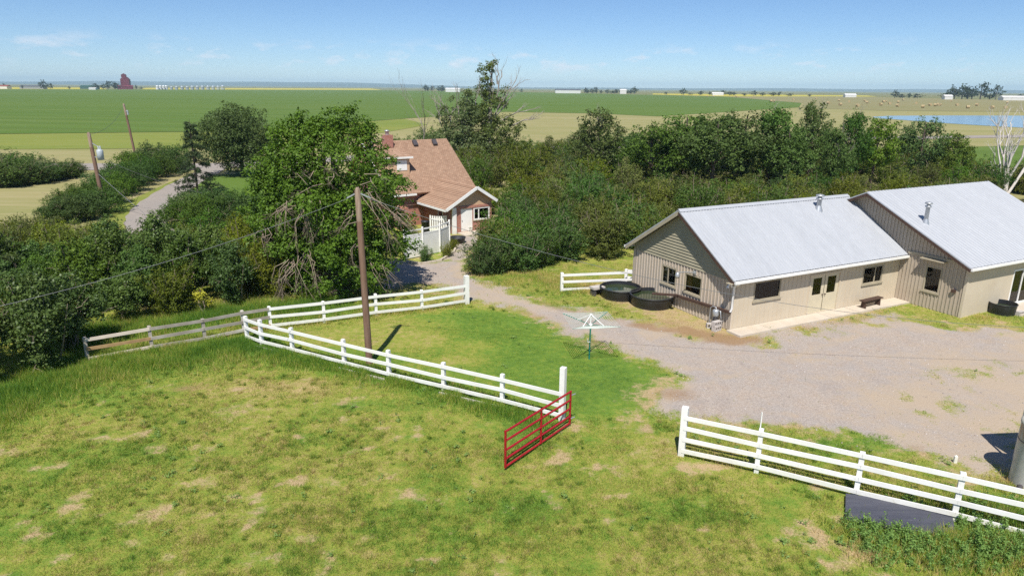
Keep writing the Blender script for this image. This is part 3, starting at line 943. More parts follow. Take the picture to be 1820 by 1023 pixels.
ribbon('road', [(-320, 82), (-150, 92), (-75, 98.5), G(250, 297), G(380, 295), G(600, 283), G(900, 268), G(1200, 256), G(1430, 248), G(1600, 245.3), G(1820, 242), G(2000, 240)], 8.5, 0.04, M['drive'])
ribbon('driveway', [G(385, 296), G(366, 308), G(322, 331), G(277, 362), G(260, 388), G(271, 412), G(315, 436), (-18, 49), (-12, 45)], 3.3, 0.05, M['drive'])
sheet('front_lawn', pxpoly((372, 312), (470, 306), (560, 330), (560, 400), (450, 405), (300, 408), (312, 375), (345, 335)), 0.03, M['lawn_far'])
sheet('drive_verge', pxpoly((340, 312), (352, 318), (250, 385), (240, 400), (175, 400), (190, 375), (300, 325)), 0.035, M['verge'])

# the plain's far rise of hills
mb = MB()
hx = np.linspace(-14000, 14000, 160)
hh = 4 + 85 * fbm(hx / 3200, hx * 0 + 2, 9, 4) ** 1.8 + np.exp(-((hx + 3500) / 2600) ** 2) * 42 + np.exp(-((hx - 6500) / 3500) ** 2) * 25
vs = []
for x, h in zip(hx, hh):
    vs += [(x, 9500, -1), (x, 10600, h * 0.55), (x, 12000, h), (x, 13900, -1)]
mb.add(vs, [(4 * i + k, 4 * i + k + 4, 4 * i + k + 5, 4 * i + k + 1) for i in range(159) for k in range(3)], True)
M['hills'] = field_material('hill_cover', (0.075, 0.10, 0.06), (0.11, 0.12, 0.07), 0.0012)
tag(mb.build('hills', M['hills']), kind='structure')


# ------------------------------------------------------------------ sheds
def wall_holes(mb, ox, oz, L, H, holes, place, t=0.12):
    """a wall L x H with openings; place(u, w, depth) gives the 3-D point"""
    us = sorted({0, L, *[h[0] for h in holes], *[h[1] for h in holes]})
    ws = sorted({0, H, *[h[2] for h in holes], *[h[3] for h in holes]})
    for i in range(len(us) - 1):
        for j in range(len(ws) - 1):
            u, w = (us[i] + us[i + 1]) / 2, (ws[j] + ws[j + 1]) / 2
            if any(h[0] < u < h[1] and h[2] < w < h[3] for h in holes):
                continue
            for dep in (0, t):
                mb.add([place(us[i], ws[j], dep), place(us[i + 1], ws[j], dep), place(us[i + 1], ws[j + 1], dep), place(us[i], ws[j + 1], dep)], [(0, 1, 2, 3) if dep == 0 else (3, 2, 1, 0)])
    for a, b, c, d in holes:
        for (u0, w0), (u1, w1) in (((a, c), (b, c)), ((b, c), (b, d)), ((b, d), (a, d)), ((a, d), (a, c))):
            mb.add([place(u0, w0, 0), place(u1, w1, 0), place(u1, w1, t), place(u0, w0, t)], [(0, 1, 2, 3)])


def window(parent, place, a, b, c, d, frame_mat, mull=(), sill=True, fw=0.06, back=None, label=None, name='window', hmull=()):
    """frame ring, mullions, panes; place maps (u, w, depth)"""
    mb = MB()

    def bx(u0, u1, w0, w1, d0, d1):
        p = [place(u, w, dd) for dd in (d0, d1) for u, w in ((u0, w0), (u1, w0), (u1, w1), (u0, w1))]
        mb.add(p, [(0, 1, 2, 3), (7, 6, 5, 4), (0, 4, 5, 1), (1, 5, 6, 2), (2, 6, 7, 3), (3, 7, 4, 0)])
    bx(a, a + fw, c, d, -0.02, 0.07); bx(b - fw, b, c, d, -0.02, 0.07)
    bx(a + fw, b - fw, c, c + fw, -0.02, 0.07); bx(a + fw, b - fw, d - fw, d, -0.02, 0.07)
    for k in mull:
        u = a + (b - a) * k
        bx(u - fw * 0.4, u + fw * 0.4, c + fw, d - fw, 0.0, 0.06)
    for k in hmull:
        w = c + (d - c) * k
        bx(a + fw, b - fw, w - fw * 0.4, w + fw * 0.4, 0.0, 0.06)
    f = mb.build(name, frame_mat, parent)
    if label: f['label'] = label
    cuts = [a + fw] + [a + (b - a) * k for k in mull] + [b - fw]
    for i in range(len(cuts) - 1):
        p = MB()
        p.add([place(cuts[i], c + fw, 0.045), place(cuts[i + 1], c + fw, 0.045), place(cuts[i + 1], d - fw, 0.045), place(cuts[i], d - fw, 0.045)], [(0, 1, 2, 3)])
        p.build('pane', M['glass'], f)
    if sill:
        mb = MB(); s2 = mb
        p = [place(u, w, dd) for dd in (-0.07, -0.021) for u, w in ((a - 0.06, c - 0.07), (b + 0.06, c - 0.07), (b + 0.06, c + 0.015), (a - 0.06, c + 0.015))]
        mb.add(p, [(0, 1, 2, 3), (7, 6, 5, 4), (0, 4, 5, 1), (1, 5, 6, 2), (2, 6, 7, 3), (3, 7, 4, 0)])
        mb.build('sill', M['trim_tan'], f)
    if back:
        for (k0, k1, m) in back:
            p = MB()
            n = 7
            for i in range(n):
                u0, u1 = a + (b - a) * (k0 + (k1 - k0) * i / n), a + (b - a) * (k0 + (k1 - k0) * (i + 1) / n)
                p.add([place(u0, c, 0.16 + 0.03 * (i % 2)), place(u1, c, 0.16 + 0.03 * ((i + 1) % 2)), place(u1, d, 0.16 + 0.03 * ((i + 1) % 2)), place(u0, d, 0.16 + 0.03 * (i % 2))], [(0, 1, 2, 3)])
            p.build('curtain', m, f)
    return f


def ribbed_roof(parent, x0, x1, ya, za, yb, zb, pitch=0.2, rib=0.032, th=0.07, name='roof'):
    """corrugated sheet from the eave line (ya, za) up to the ridge (yb, zb), ribs running down the slope"""
    prof = []
    x = x0
    while x < x1 - 1e-6:
        for dx, h in ((0, 0), (pitch * 0.62, 0), (pitch * 0.74, rib), (pitch * 0.9, rib)):
            if x + dx < x1:
                prof.append((x + dx, h))
        x += pitch
    prof.append((x1, 0))
    s = math.hypot(yb - ya, zb - za); ny, nz = -(zb - za) / s, (yb - ya) / s
    if nz < 0: ny, nz = -ny, -nz
    mb = MB()
    vs = []
    n = len(prof)
    for (y, z) in ((ya, za), (yb, zb)):
        vs += [(px, y + ny * h, z + nz * h) for px, h in prof]
    for (y, z) in ((ya, za), (yb, zb)):
        vs += [(px, y - ny * th, z - nz * th) for px, h in prof]
    fs = []
    for i in range(n - 1):
        fs += [(i, i + 1, n + i + 1, n + i), (2 * n + i, 3 * n + i, 3 * n + i + 1, 2 * n + i + 1), (i, 2 * n + i, 2 * n + i + 1, i + 1)]
    fs += [(0, n, 3 * n, 2 * n), (n - 1, 3 * n - 1, 4 * n - 1, 2 * n - 1)]
    mb.add(vs, fs)
    return mb.build(name, M['roof_metal'], parent)


def stove_pipe(parent, ex, ey, z, h, r=0.11, label=None):
    mb = MB()
    mb.lathe([(r, z - 0.3), (r, z + h), (r * 1.5, z + h + 0.02), (r * 1.5, z + h + 0.09), (r * 0.9, z + h + 0.10), (r * 0.9, z + h + 0.2), (r * 1.9, z + h + 0.2), (r * 1.7, z + h + 0.27), (0.0, z + h + 0.33)], (ex, ey, 0), 14)
    c = mb.build('flue', M['galv'], parent)
    mb = MB()
    mb.lathe([(r * 2.4, z - 0.28), (r * 1.05, z + 0.22)], (ex, ey, 0), 14)
    mb.build('flashing', M['galv'], c)
    return c


shed1 = empty('shed', BO, BA, 'low tan shed with white ribbed metal roof and lap-sided gable facing the stock tanks', 'shed')
L1, D1, SL1 = 12.6, 8.0, 0.628
W1 = 2.80


def fr1(u, w, d): return (u, d, w)                     # front wall (faces the yard)
def gb1(u, w, d): return (d, D1 - u, w)                # gable wall, u from the back corner


holes_f = [(1.35, 3.2, 1.35, 2.35), (5.42, 7.6, 0.12, 2.16), (9.5, 11.15, 1.22, 2.2)]
mb = MB(); wall_holes(mb, 0, 0, L1, W1, holes_f, fr1); mb.build('front_wall', M['tan_front'], shed1)
mb = MB()
GH = 2.52
holes_g = [(2.55, 3.75, 1.12, 2.15), (4.45, 5.75, 1.12, 2.15)]
wall_holes(mb, 0, 0, D1, GH, holes_g, gb1); mb.build('gable_wall', M['tan_siding'], shed1)
mb = MB()
mb.prism([(0.02, 0.0, GH), (0.02, D1, GH), (0.02, D1, 2.78), (0.02, D1 / 2, 5.28), (0.02, 0.0, 2.78)], (0.1, 0, 0))
mb.prism([(L1 - 0.03, 0.1, 0.0), (L1 - 0.03, D1, 0.0), (L1 - 0.03, D1, 2.78), (L1 - 0.03, D1 / 2, 5.28), (L1 - 0.03, 0.1, 2.78)], (-0.1, 0, 0))
mb.span(0.15, L1 - 0.15, D1 - 0.12, D1, 0, 2.78)
mb.build('gable_end', M['lap'], shed1)
mb = MB()                                              # lap boards of the gable triangle
z = GH
while z < 5.2:
    half = (5.28 - z) / SL1 if z > 2.78 else D1 / 2
    half2 = (5.28 - min(z + 0.16, 5.27)) / SL1 if z + 0.16 > 2.78 else D1 / 2
    a, b = max(half, 0.05), max(min(half2, D1 / 2), 0.02)
    mb.add([(-0.05, D1 / 2 - a, z), (-0.05, D1 / 2 + a, z), (0.0, D1 / 2 + b, z + 0.16), (0.0, D1 / 2 - b, z + 0.16), (0.018, D1 / 2 - a, z), (0.018, D1 / 2 + a, z)], [(0, 3, 2, 1), (0, 1, 5, 4)])
    z += 0.16
o = mb.build('lap_siding', M['lap'], shed1); o['kind'] = 'stuff'
mb = MB()                                              # narrow raised ribs of the upright siding
u = 0.0
while u <= D1 + 0.01:
    blk = [(h[2], h[3]) for h in holes_g if h[0] - 0.05 < u < h[1] + 0.05]
    segs = [(0.0, GH)] if not blk else [(0.0, blk[0][0] - 0.07), (blk[0][1], GH)]
    for a, b in segs:
        mb.span(-0.035, -0.001, D1 - u - 0.022, D1 - u + 0.022, a + 0.05, b)
    u += 0.2424
o = mb.build('siding_batten', M['batten'], shed1); o['kind'] = 'stuff'
mb = MB()
u = 0.15
while u <= L1:
    blk = [(h[2], h[3]) for h in holes_f if h[0] - 0.05 < u < h[1] + 0.05]
    segs = [(0.0, W1 - 0.1)] if not blk else [(0.0, blk[0][0] - 0.07), (blk[0][1], W1 - 0.1)]
    for a, b in segs:
        if b - a > 0.1:
            mb.span(u - 0.012, u + 0.012, -0.014, -0.001, a + 0.05, b)
    u += 0.3
o = mb.build('panel_groove', M['tan_front'], shed1); o['kind'] = 'stuff'
mb = MB(); mb.span(0.14, L1 - 0.16, 0.14, D1 - 0.14, 0.0, 0.11); mb.build('floor', M['dark_in'], shed1)  # floor painted near-black so the windows look into darkness
EA1, ER1, RX0 = (-0.38, 2.72), (4.0, 5.46), -0.44
ribbed_roof(shed1, RX0, L1 - 0.02, EA1[0], EA1[1], ER1[0], ER1[1])
ribbed_roof(shed1, RX0, L1 - 0.02, 2 * ER1[0] - EA1[0], EA1[1], ER1[0], ER1[1])
mb = MB()                                              # ridge cap
mb.add([(RX0 - 0.01, 3.8, 5.385), (L1 - 0.01, 3.8, 5.385), (L1 - 0.01, 4, 5.515), (RX0 - 0.01, 4, 5.515), (RX0 - 0.01, 4.2, 5.385), (L1 - 0.01, 4.2, 5.385)], [(0, 1, 2, 3), (3, 2, 5, 4)])
mb.build('ridge_cap', M['roof_metal'], shed1)
for sgn in (0, 1):
    y0 = EA1[0] if sgn == 0 else 2 * ER1[0] - EA1[0]
    mb = MB(); mb.bar((RX0 + 0.02, y0, EA1[1] - 0.17), (RX0 + 0.02, 4.0, ER1[1] - 0.17), 0.04, 0.18); mb.build('rake_board', M['trim_tan'] if sgn else M['brown'], shed1)
mb = MB()                                              # soffit under the gable overhang
for y0 in (EA1[0], 2 * ER1[0] - EA1[0]):
    mb.add([(RX0 + 0.05, y0, EA1[1] - 0.13), (-0.04, y0, EA1[1] - 0.13), (-0.04, 4.0, ER1[1] - 0.13), (RX0 + 0.05, 4.0, ER1[1] - 0.13)], [(0, 1, 2, 3)])
mb.build('soffit', M['trim_tan'], shed1)
mb = MB(); mb.span(-0.6, L1 - 0.05, -0.36, -0.02, 2.54, 2.575); mb.build('eave_soffit', M['trim_tan'], shed1)
mb = MB(); mb.bar((RX0, EA1[0] - 0.07, EA1[1] - 0.10), (L1 - 0.05, EA1[0] - 0.07, EA1[1] - 0.10), 0.11, 0.12); mb.build('gutter', M['white_paint'], shed1)
mb = MB(); mb.bar((RX0, 2 * ER1[0] - EA1[0] + 0.07, EA1[1] - 0.10), (L1 - 0.05, 2 * ER1[0] - EA1[0] + 0.07, EA1[1] - 0.10), 0.11, 0.12); mb.build('gutter', M['white_paint'], shed1)
mb = MB(); mb.tube([(-0.1, -0.42, 2.56), (-0.1, -0.3, 2.45), (-0.1, -0.1, 2.35), (-0.1, -0.08, 1.2), (-0.12, -0.02, 1.02)], 0.055, 8); mb.build('downspout', M['white_paint'], shed1)
stove_pipe(shed1, 9.2, 3.2, 4.95, 0.55, 0.13)
window(shed1, fr1, *holes_f[0], M['trim_tan'])
window(shed1, fr1, *holes_f[2], M['trim_tan'], mull=(0.62,))
window(shed1, gb1, *holes_g[0], M['trim_tan'], mull=(0.42,), back=[(0.03, 0.36, M['curtain'])], label='sliding window with a tan curtain on one side')
window(shed1, gb1, *holes_g[1], M['trim_tan'], back=[(0.0, 0.3, M['orange']), (0.3, 0.9, M['brown'])], label='window with orange boards behind the glass')
a, b, c, d = holes_f[1]
mid = (a + b) / 2
for k, (u0, u1) in enumerate(((a, mid - 0.01), (mid + 0.01, b))):
    mb = MB(); wall_holes(mb, 0, 0, u1 - u0 - 0.02, d - c - 0.01, [(0.2, u1 - u0 - 0.22, 0.98, 1.9)], lambda u, w, dd, u0=u0: (u0 + 0.01 + u, 0.03 + dd * 0.5, c + w))
    dr = mb.build('door', M['door_tan'], shed1)
    p = MB(); p.add([(u0 + 0.21, 0.055, c + 0.98), (u1 - 0.21, 0.055, c + 0.98), (u1 - 0.21, 0.055, c + 1.9), (u0 + 0.21, 0.055, c + 1.9)], [(0, 1, 2, 3)]); p.build('pane', M['glass'], dr)
    p = MB(); hx_ = u1 - 0.09 if k == 0 else u0 + 0.09
    p.tube([(hx_, 0.03, c + 0.95), (hx_, -0.05, c + 0.95)], 0.03, 8); p.build('handle', M['brown'], dr)
mb = MB()
mb.span(a - 0.1, a - 0.005, -0.03, -0.001, 0.12, d + 0.1); mb.span(b + 0.005, b + 0.1, -0.03, -0.001, 0.12, d + 0.1); mb.span(a - 0.004, b + 0.004, -0.03, -0.001, d + 0.005, d + 0.1)
mb.build('door_trim', M['tan_front'], shed1)
for y0, y1 in ((0.06, 0.16), (7.9, 8.06)):
    mb = MB(); mb.span(-0.05, -0.036, y0 - 0.08, y1, 0.0, GH); mb.build('corner_board', M['tan_siding'], shed1)
# yard lamp on a long bracket
yl = (0.0, D1 - 5.2, 2.32)
lamp = empty('wall_lamp', barn(*yl), BA, 'grey yard lamp on a long bracket on the lap-sided gable above its orange-boarded window', 'lamp')
mb = MB(); mb.span(-0.06, -0.036, -0.1, 0.1, -0.1, 0.1); mb.build('wall_plate', M['galv'], lamp)
mb = MB(); mb.tube([(-0.05, 0, 0), (-0.55, 0.05, 0.08), (-1.05, 0.12, 0.10)], 0.03, 8); mb.build('bracket', M['galv'], lamp)
mb = MB(); mb.lathe([(0.03, 0.12), (0.10, 0.06), (0.13, -0.08), (0.09, -0.2), (0.0, -0.22)], (-1.08, 0.12, 0.0), 12); mb.build('lamp_head', M['galv'], lamp)
fl = empty('flood_light', barn(-0.25, 0.02, 2.45), BA, 'pale twin flood light under the near eave corner of the lap-sided gable', 'lamp')
mb = MB(); mb.lathe([(0.0, 0.0), (0.07, 0.0), (0.07, 0.05), (0.0, 0.06)], (0, 0, 0), 10); mb.build('base', M['white_paint'], fl)
for dx in (-0.1, 0.1):
    mb = MB(); mb.tube([(dx * 0.4, 0, -0.01), (dx, 0.02, -0.06), (dx * 1.5, 0.03, -0.18)], [0.03, 0.045, 0.065], 10); mb.build('lamp_head', M['white_paint'], fl)
# rain trough along the gable to the nearer tank
mb = MB(); mb.bar((-0.14, 0.0, 1.0), (-0.14, 4.1, 0.76), 0.16, 0.13); mb.bar((-0.14, 4.08, 0.76), (-0.95, 5.0, 0.70), 0.16, 0.1)
o = mb.build('rain_trough', M['brown']); o.location = tuple(BO); o.rotation_euler = (0, 0, BA)
tag(o, 'brown wooden rain trough running along the gable wall into the nearer tank', 'trough')

# ---- second shed
shed2 = empty('shed', BO, BA, 'taller tan shed at the right edge with lower-pitched white metal roof and upright board gable', 'shed')
X2, Y2, L2, D2 = 12.6, -3.75, 11.2, 12.3
RY2, RZ2, S2 = 2.4, 5.88, 0.470
W2 = RZ2 - 0.12 - (RY2 - Y2) * S2


def sd2(u, w, d): return (X2 + d, Y2 + u, w)            # side wall facing the first shed, u from the near corner
def fr2(u, w, d): return (X2 + u, Y2 + d, w)


holes_s = [(1.35, 2.25, 0.95, 2.35)]
holes_f2 = [(4.25, 6.3, 0.1, 2.15)]
mb = MB(); wall_holes(mb, 0, 0, D2, W2, holes_s, lambda u, w, d: sd2(u, w, d)); mb.build('side_wall', M['tan_siding'], shed2)
mb = MB(); wall_holes(mb, 0, 0, L2, W2, holes_f2, fr2); mb.build('front_wall', M['tan_front'], shed2)
mb = MB()
for xx, tt in ((X2 + 0.001, 0.12), (X2 + L2, -0.12)):
    mb.prism([(xx, Y2, W2), (xx, RY2, RZ2 - 0.12), (xx, 2 * RY2 - Y2, W2)], (tt, 0, 0))
mb.span(X2 + L2 - 0.12, X2 + L2, Y2 + 0.13, 2 * RY2 - Y2, 0, W2 - 0.001); mb.span(X2 + 0.13, X2 + L2 - 0.13, 2 * RY2 - Y2 - 0.12, 2 * RY2 - Y2, 0, W2 - 0.001)
mb.build('gable_end', M['tan_siding'], shed2)
mb = MB()
u = 0.0
while u <= 12.3:
    blk = [(h[2], h[3]) for h in holes_s if h[0] - 0.05 < u < h[1] + 0.05]
    topz = RZ2 - 0.16 - abs(RY2 - (Y2 + u)) * S2
    segs = [(0.0, topz)] if not blk else [(0.0, blk[0][0] - 0.07), (blk[0][1], topz)]
    for p0, p1 in segs:
        mb.span(X2 - 0.035, X2 - 0.0005, Y2 + u - 0.03, Y2 + u + 0.03, p0 + 0.04, p1)
    u += 0.205
o = mb.build('siding_batten', M['tan_siding'], shed2); o['kind'] = 'stuff'
mb = MB(); mb.span(X2 + 0.14, X2 + L2 - 0.14, Y2 + 0.14, 2 * RY2 - Y2 - 0.14, 0.0, 0.11); mb.build('floor', M['dark_in'], shed2)  # interior darkness put into the floor colour here too
E2 = (Y2 - 0.32, RZ2 - (RY2 - Y2 + 0.32) * S2)
R20 = X2 - 0.5
ribbed_roof(shed2, R20, X2 + L2 + 0.3, E2[0], E2[1], RY2, RZ2, pitch=0.3)
ribbed_roof(shed2, R20, X2 + L2 + 0.3, 2 * RY2 - E2[0], E2[1], RY2, RZ2, pitch=0.3)
for k in (0, 1):
    y0 = E2[0] if k == 0 else 2 * RY2 - E2[0]
    mb = MB(); mb.bar((R20 + 0.02, y0, E2[1] - 0.15), (R20 + 0.02, RY2, RZ2 - 0.15), 0.04, 0.16); mb.build('rake_board', M['brown'], shed2)
mb = MB()
for y0 in (E2[0], 2 * RY2 - E2[0]):
    mb.add([(R20 + 0.05, y0, E2[1] - 0.12), (X2 - 0.04, y0, E2[1] - 0.12), (X2 - 0.04, RY2, RZ2 - 0.12), (R20 + 0.05, RY2, RZ2 - 0.12)], [(0, 1, 2, 3)])
mb.build('soffit', M['trim_tan'], shed2)
mb = MB(); mb.bar((R20, E2[0] - 0.06, E2[1] - 0.09), (X2 + L2 + 0.3, E2[0] - 0.06, E2[1] - 0.09), 0.11, 0.12); mb.build('gutter', M['white_paint'], shed2)
mb = MB(); mb.span(X2 + 0.02, X2 + L2, E2[0], Y2 - 0.02, E2[1] - 0.2, E2[1] - 0.165); mb.build('eave_soffit', M['trim_tan'], shed2)
mb = MB(); mb.bar((X2 - 0.06, Y2, W2 + 0.02), (X2 - 0.06, -0.4, W2 + 0.02), 0.05, 0.14); mb.build('belt_board', M['trim_tan'], shed2)
mb = MB(); mb.span(X2 - 0.42, X2 - 0.037, Y2 + 1.15, Y2 + 2.45, W2 - 0.12, W2 - 0.07); mb.build('window_hood', M['trim_tan'], shed2)
stove_pipe(shed2, 13.35, -0.55, 4.5, 0.85, 0.11)
window(shed2, sd2, *holes_s[0], M['trim_tan'])
a, b, c, d = holes_f2[0]
window(shed2, fr2, a, b, c, d, M['white_paint'], mull=(0.5,), sill=False, fw=0.09, name='glass_door')
mb = MB(); mb.box((X2 - 0.08, Y2 + 0.55, 1.35), (0.12, 0.2, 0.16)); mb.build('meter_box', M['brown'], shed2)
mb = MB(); mb.span(X2 - 0.05, X2 - 0.036, Y2 - 0.04, Y2 + 0.1, 0, W2); mb.span(X2 - 0.036, X2 + 0.1, Y2 - 0.04, Y2 - 0.001, 0, W2); mb.build('corner_board', M['tan_front'], shed2)

# walkway slabs in front of the sheds
ww = empty('concrete_walkway', BO, BA); ww['kind'] = 'structure'
for k in range(6):
    x0 = -0.25 + k * 2.14
    mb = MB(); mb.span(x0, x0 + 2.12, -0.95, -0.02, -0.05, 0.10 + 0.006 * math.sin(k * 2.1)); mb.build('slab', M['concrete'], ww)
mb = MB(); mb.span(X2 + 3.2, X2 + 9, Y2 - 1.3, Y2 - 0.02, -0.05, 0.10)
o = mb.build('concrete_step', M['concrete']); o.location = tuple(BO); o.rotation_euler = (0, 0, BA); tag(o, kind='structure')
# bench
bn = empty('bench', barn(9.75, -0.55, 0.10), BA + 0.06, 'dark brown wooden bench on the concrete walkway against the shed', 'bench')
mb = MB(); mb.span(-0.85, 0.85, -0.17, 0.17, 0.40, 0.45); mb.build('seat', M['brown'], bn)
for sx in (-0.65, 0.65):
    mb = MB(); mb.prism([(sx - 0.03, -0.15, 0), (sx - 0.03, 0.15, 0), (sx - 0.03, 0.12, 0.4), (sx - 0.03, -0.12, 0.4)], (0.06, 0, 0)); mb.build('leg', M['brown'], bn)
mb = MB(); mb.span(-0.62, 0.62, -0.02, 0.02, 0.22, 0.36); mb.build('stretcher', M['brown'], bn)


# ---- tanks, blocks, meter
def stock_tank(c, r, h, label, fill=0.72, sx=1.0, water=True):
    t = empty('stock_tank', c, BA, label, 'stock tank', 'black stock tanks by the sheds')
    mb = MB()
    prof = [(r * 0.93, 0.0), (r * 0.95, h * 0.3), (r * 0.965, h * 0.33), (r * 0.97, h * 0.62), (r * 0.985, h * 0.66), (r * 0.99, h * 0.92)]
    mb.lathe(prof, (0, 0, 0), 40, sx=sx)
    mb.lathe([(r * 0.97, h * 0.98), (r * 0.95, h * 0.6), (r * 0.92, 0.06), (0, 0.06)], (0, 0, 0), 40, sx=sx)
    mb.build('shell', M['black_plastic'], t)
    mb = MB(); mb.lathe([(r * 0.985, h * 0.92), (r * 1.03, h * 0.93), (r * 1.045, h * 0.97), (r * 1.02, h * 1.01), (r * 0.965, h * 1.0)], (0, 0, 0), 40, sx=sx); mb.build('rim', M['black_plastic'], t)
    if water:
        mb = MB(); mb.disc((0, 0, h * fill), r * 0.955, 40, sx=sx); mb.build('water', M['tank_water'], t)
    return t


_w, _wn = new_mat('tank_water')
M['tank_water'] = finish(_w, _wn, (0.035, 0.05, 0.022), 0.06, 0.5)
stock_tank(G(1102, 527), 1.15, 0.62, 'black round stock tank of dark water between the grey block stand and the other tank')
stock_tank(G(1158, 541), 1.2, 0.64, 'black round stock tank of green water into which the brown trough runs')
stock_tank(G(1779, 556), 0.66, 0.6, 'small dark oval stock tank standing alone by the second shed wall', fill=0.6)


def cinder(c, rz, label, group='cinder blocks by the sheds', s=1.0):
    t = empty('cinder_block', c, rz, label, 'cinder block', group)
    mb = MB()
    w, d, h = 0.5 * s, 0.24 * s, 0.24 * s
    nx = 3
    th = 0.035 * s
    mb.span(-w / 2, w / 2, -d / 2, d / 2, 0, th); mb.span(-w / 2, w / 2, -d / 2, d / 2, h - th, h)
    for k in range(nx + 1):
        x = -w / 2 + th / 2 + (w - th) * k / nx
        mb.span(x - th / 2, x + th / 2, -d / 2, d / 2, th, h - th)
    mb.build('web', M['cinder'], t)
    return t


bc = barn(-0.55, 0.35)
cinder(bc + np.array([0, 0, 0.0]), BA + 0.2, 'pale hollow cinder block on the ground below the gas meter')
cinder(bc + np.array([-0.02, 0.02, 0.245]), BA + 0.1, 'pale hollow cinder block topmost in the pile below the gas meter')
cinder(bc + BY * 0.42 + BX * 0.05, BA - 0.5, 'pale cinder block lying askew at the far end of the pile below the gas meter')
cinder(G(1812, 560), BA, 'grey hollow cinder block beside the small oval tank')
gm = empty('gas_meter', barn(-0.3, 0.75), BA, 'grey gas meter on pipes at the shed corner above the cinder blocks', 'gas meter')
mb = MB(); mb.lathe([(0.0, 0.55), (0.14, 0.58), (0.17, 0.68), (0.17, 0.88), (0.13, 0.95), (0.0, 0.97)], (0, 0, 0), 14); mb.build('body', M['galv'], gm)
mb = MB(); mb.tube([(-0.05, 0.35, 0), (-0.05, 0.35, 0.95), (0, 0.25, 1.05), (0, 0.02, 1.05), (0, 0, 0.95)], 0.025, 6); mb.tube([(0, -0.12, 0.9), (0, -0.3, 0.95), (0.1, -0.3, 0.4), (0.25, -0.3, 0.4)], 0.025, 6); mb.build('pipe', M['galv'], gm)
mb = MB(); mb.lathe([(0.1, 0.52), (0.12, 0.5), (0.12, 0.46), (0.0, 0.45)], (0, 0, 0), 12); mb.build('regulator', M['vent_dark'], gm)
# grey-topped block stand beside the tanks
st = empty('block_stand', G(1061, 524), BA, 'small dark stand with a pale grey slab on top left of the tanks', 'stand')
for dx in (-0.27, 0.27):
    mb = MB(); mb.box((dx, 0, 0.2), (0.14, 0.4, 0.4)); mb.build('side', M['vent_dark'], st)
mb = MB(); mb.box((0, 0, 0.46), (0.78, 0.5, 0.12)); mb.build('slab', M['cinder'], st)
mb = MB(); mb.box((0, 0.15, 0.2), (0.4, 0.05, 0.4)); mb.build('back', M['vent_dark'], st)


# ------------------------------------------------------------------ house
house = empty('house', HO, HA, 'brick farmhouse with brown shingle roof, dormer and a garage gable facing the drive', 'house')
ML, MR, MY0, MY1 = -3.0, 4.7, 5.0, 14.6          # main block
ER = (9.8, 6.85); EE = (4.5, 2.85)
msl = (ER[1] - EE[1]) / (ER[0] - EE[0])


def shingled(parent, quad, name='roof', th=0.14, courses=30, mat=None):
    """a slope (eave-left, eave-right, ridge-right, ridge-left) laid in lapped courses"""
    a, b, c, d = (np.array(q, float) for q in quad)
    nrm = norm(np.cross(b - a, d - a))
    if nrm[2] < 0: nrm = -nrm
    mb = MB()
    for k in range(courses):
        t0, t1 = k / courses, (k + 1) / courses
        l0, r0, l1, r1 = a + (d - a) * t0, b + (c - b) * t0, a + (d - a) * t1, b + (c - b) * t1
        mb.add([l0 + nrm * 0.022, r0 + nrm * 0.022, r1, l1, l0, r0], [(0, 1, 2, 3), (4, 5, 1, 0)])
    mb.add([a, b, c, d, a - nrm * th, b - nrm * th, c - nrm * th, d - nrm * th], [(7, 6, 5, 4), (0, 4, 5, 1), (1, 5, 6, 2), (3, 2, 6, 7), (0, 3, 7, 4)])
    return mb.build(name, mat or M['shingle'], parent)


# walls
mb = MB()
mb.span(ML, MR, MY0, MY0 + 0.2, 0, 2.95); mb.span(ML, MR, MY1 - 0.2, MY1, 0, 2.95)
for x in (ML, MR - 0.2):
    mb.prism([(x, MY0 + 0.2, 0), (x, MY1 - 0.2, 0), (x, MY1 - 0.2, 2.95), (x, ER[0], ER[1] - 0.25), (x, MY0 + 0.2, 2.95)], (0.2, 0, 0))
mb.build('wall', M['brick'], house)
GW = 3.75
mb = MB()


def hf(u, w, d): return (u, d, w)
hdoor = (0.78, 1.9, 0.1, 1.98); hwin = (1.98, 3.55, 0.95, 1.98)
wall_holes(mb, 0, 0, GW, 2.2, [hdoor, hwin], hf, 0.18)
mb.span(0, 0.18, 0.18, 5.0, 0, 2.25); mb.span(GW - 0.18, GW, 0.18, 5.0, 0, 2.25)
mb.build('garage_wall', M['brick'], house)
mb = MB(); mb.prism([(0.0, 0.01, 2.2), (GW, 0.01, 2.2), (GW, 0.01, 2.55), (2.1, 0.01, 3.62), (0.0, 0.01, 2.45)], (0, 0.16, 0)); mb.build('gable', M['stucco'], house)
mb = MB(); mb.span(0.35, GW, -0.05, -0.001, 2.0, 2.2); mb.build('lintel', M['brick'], house)
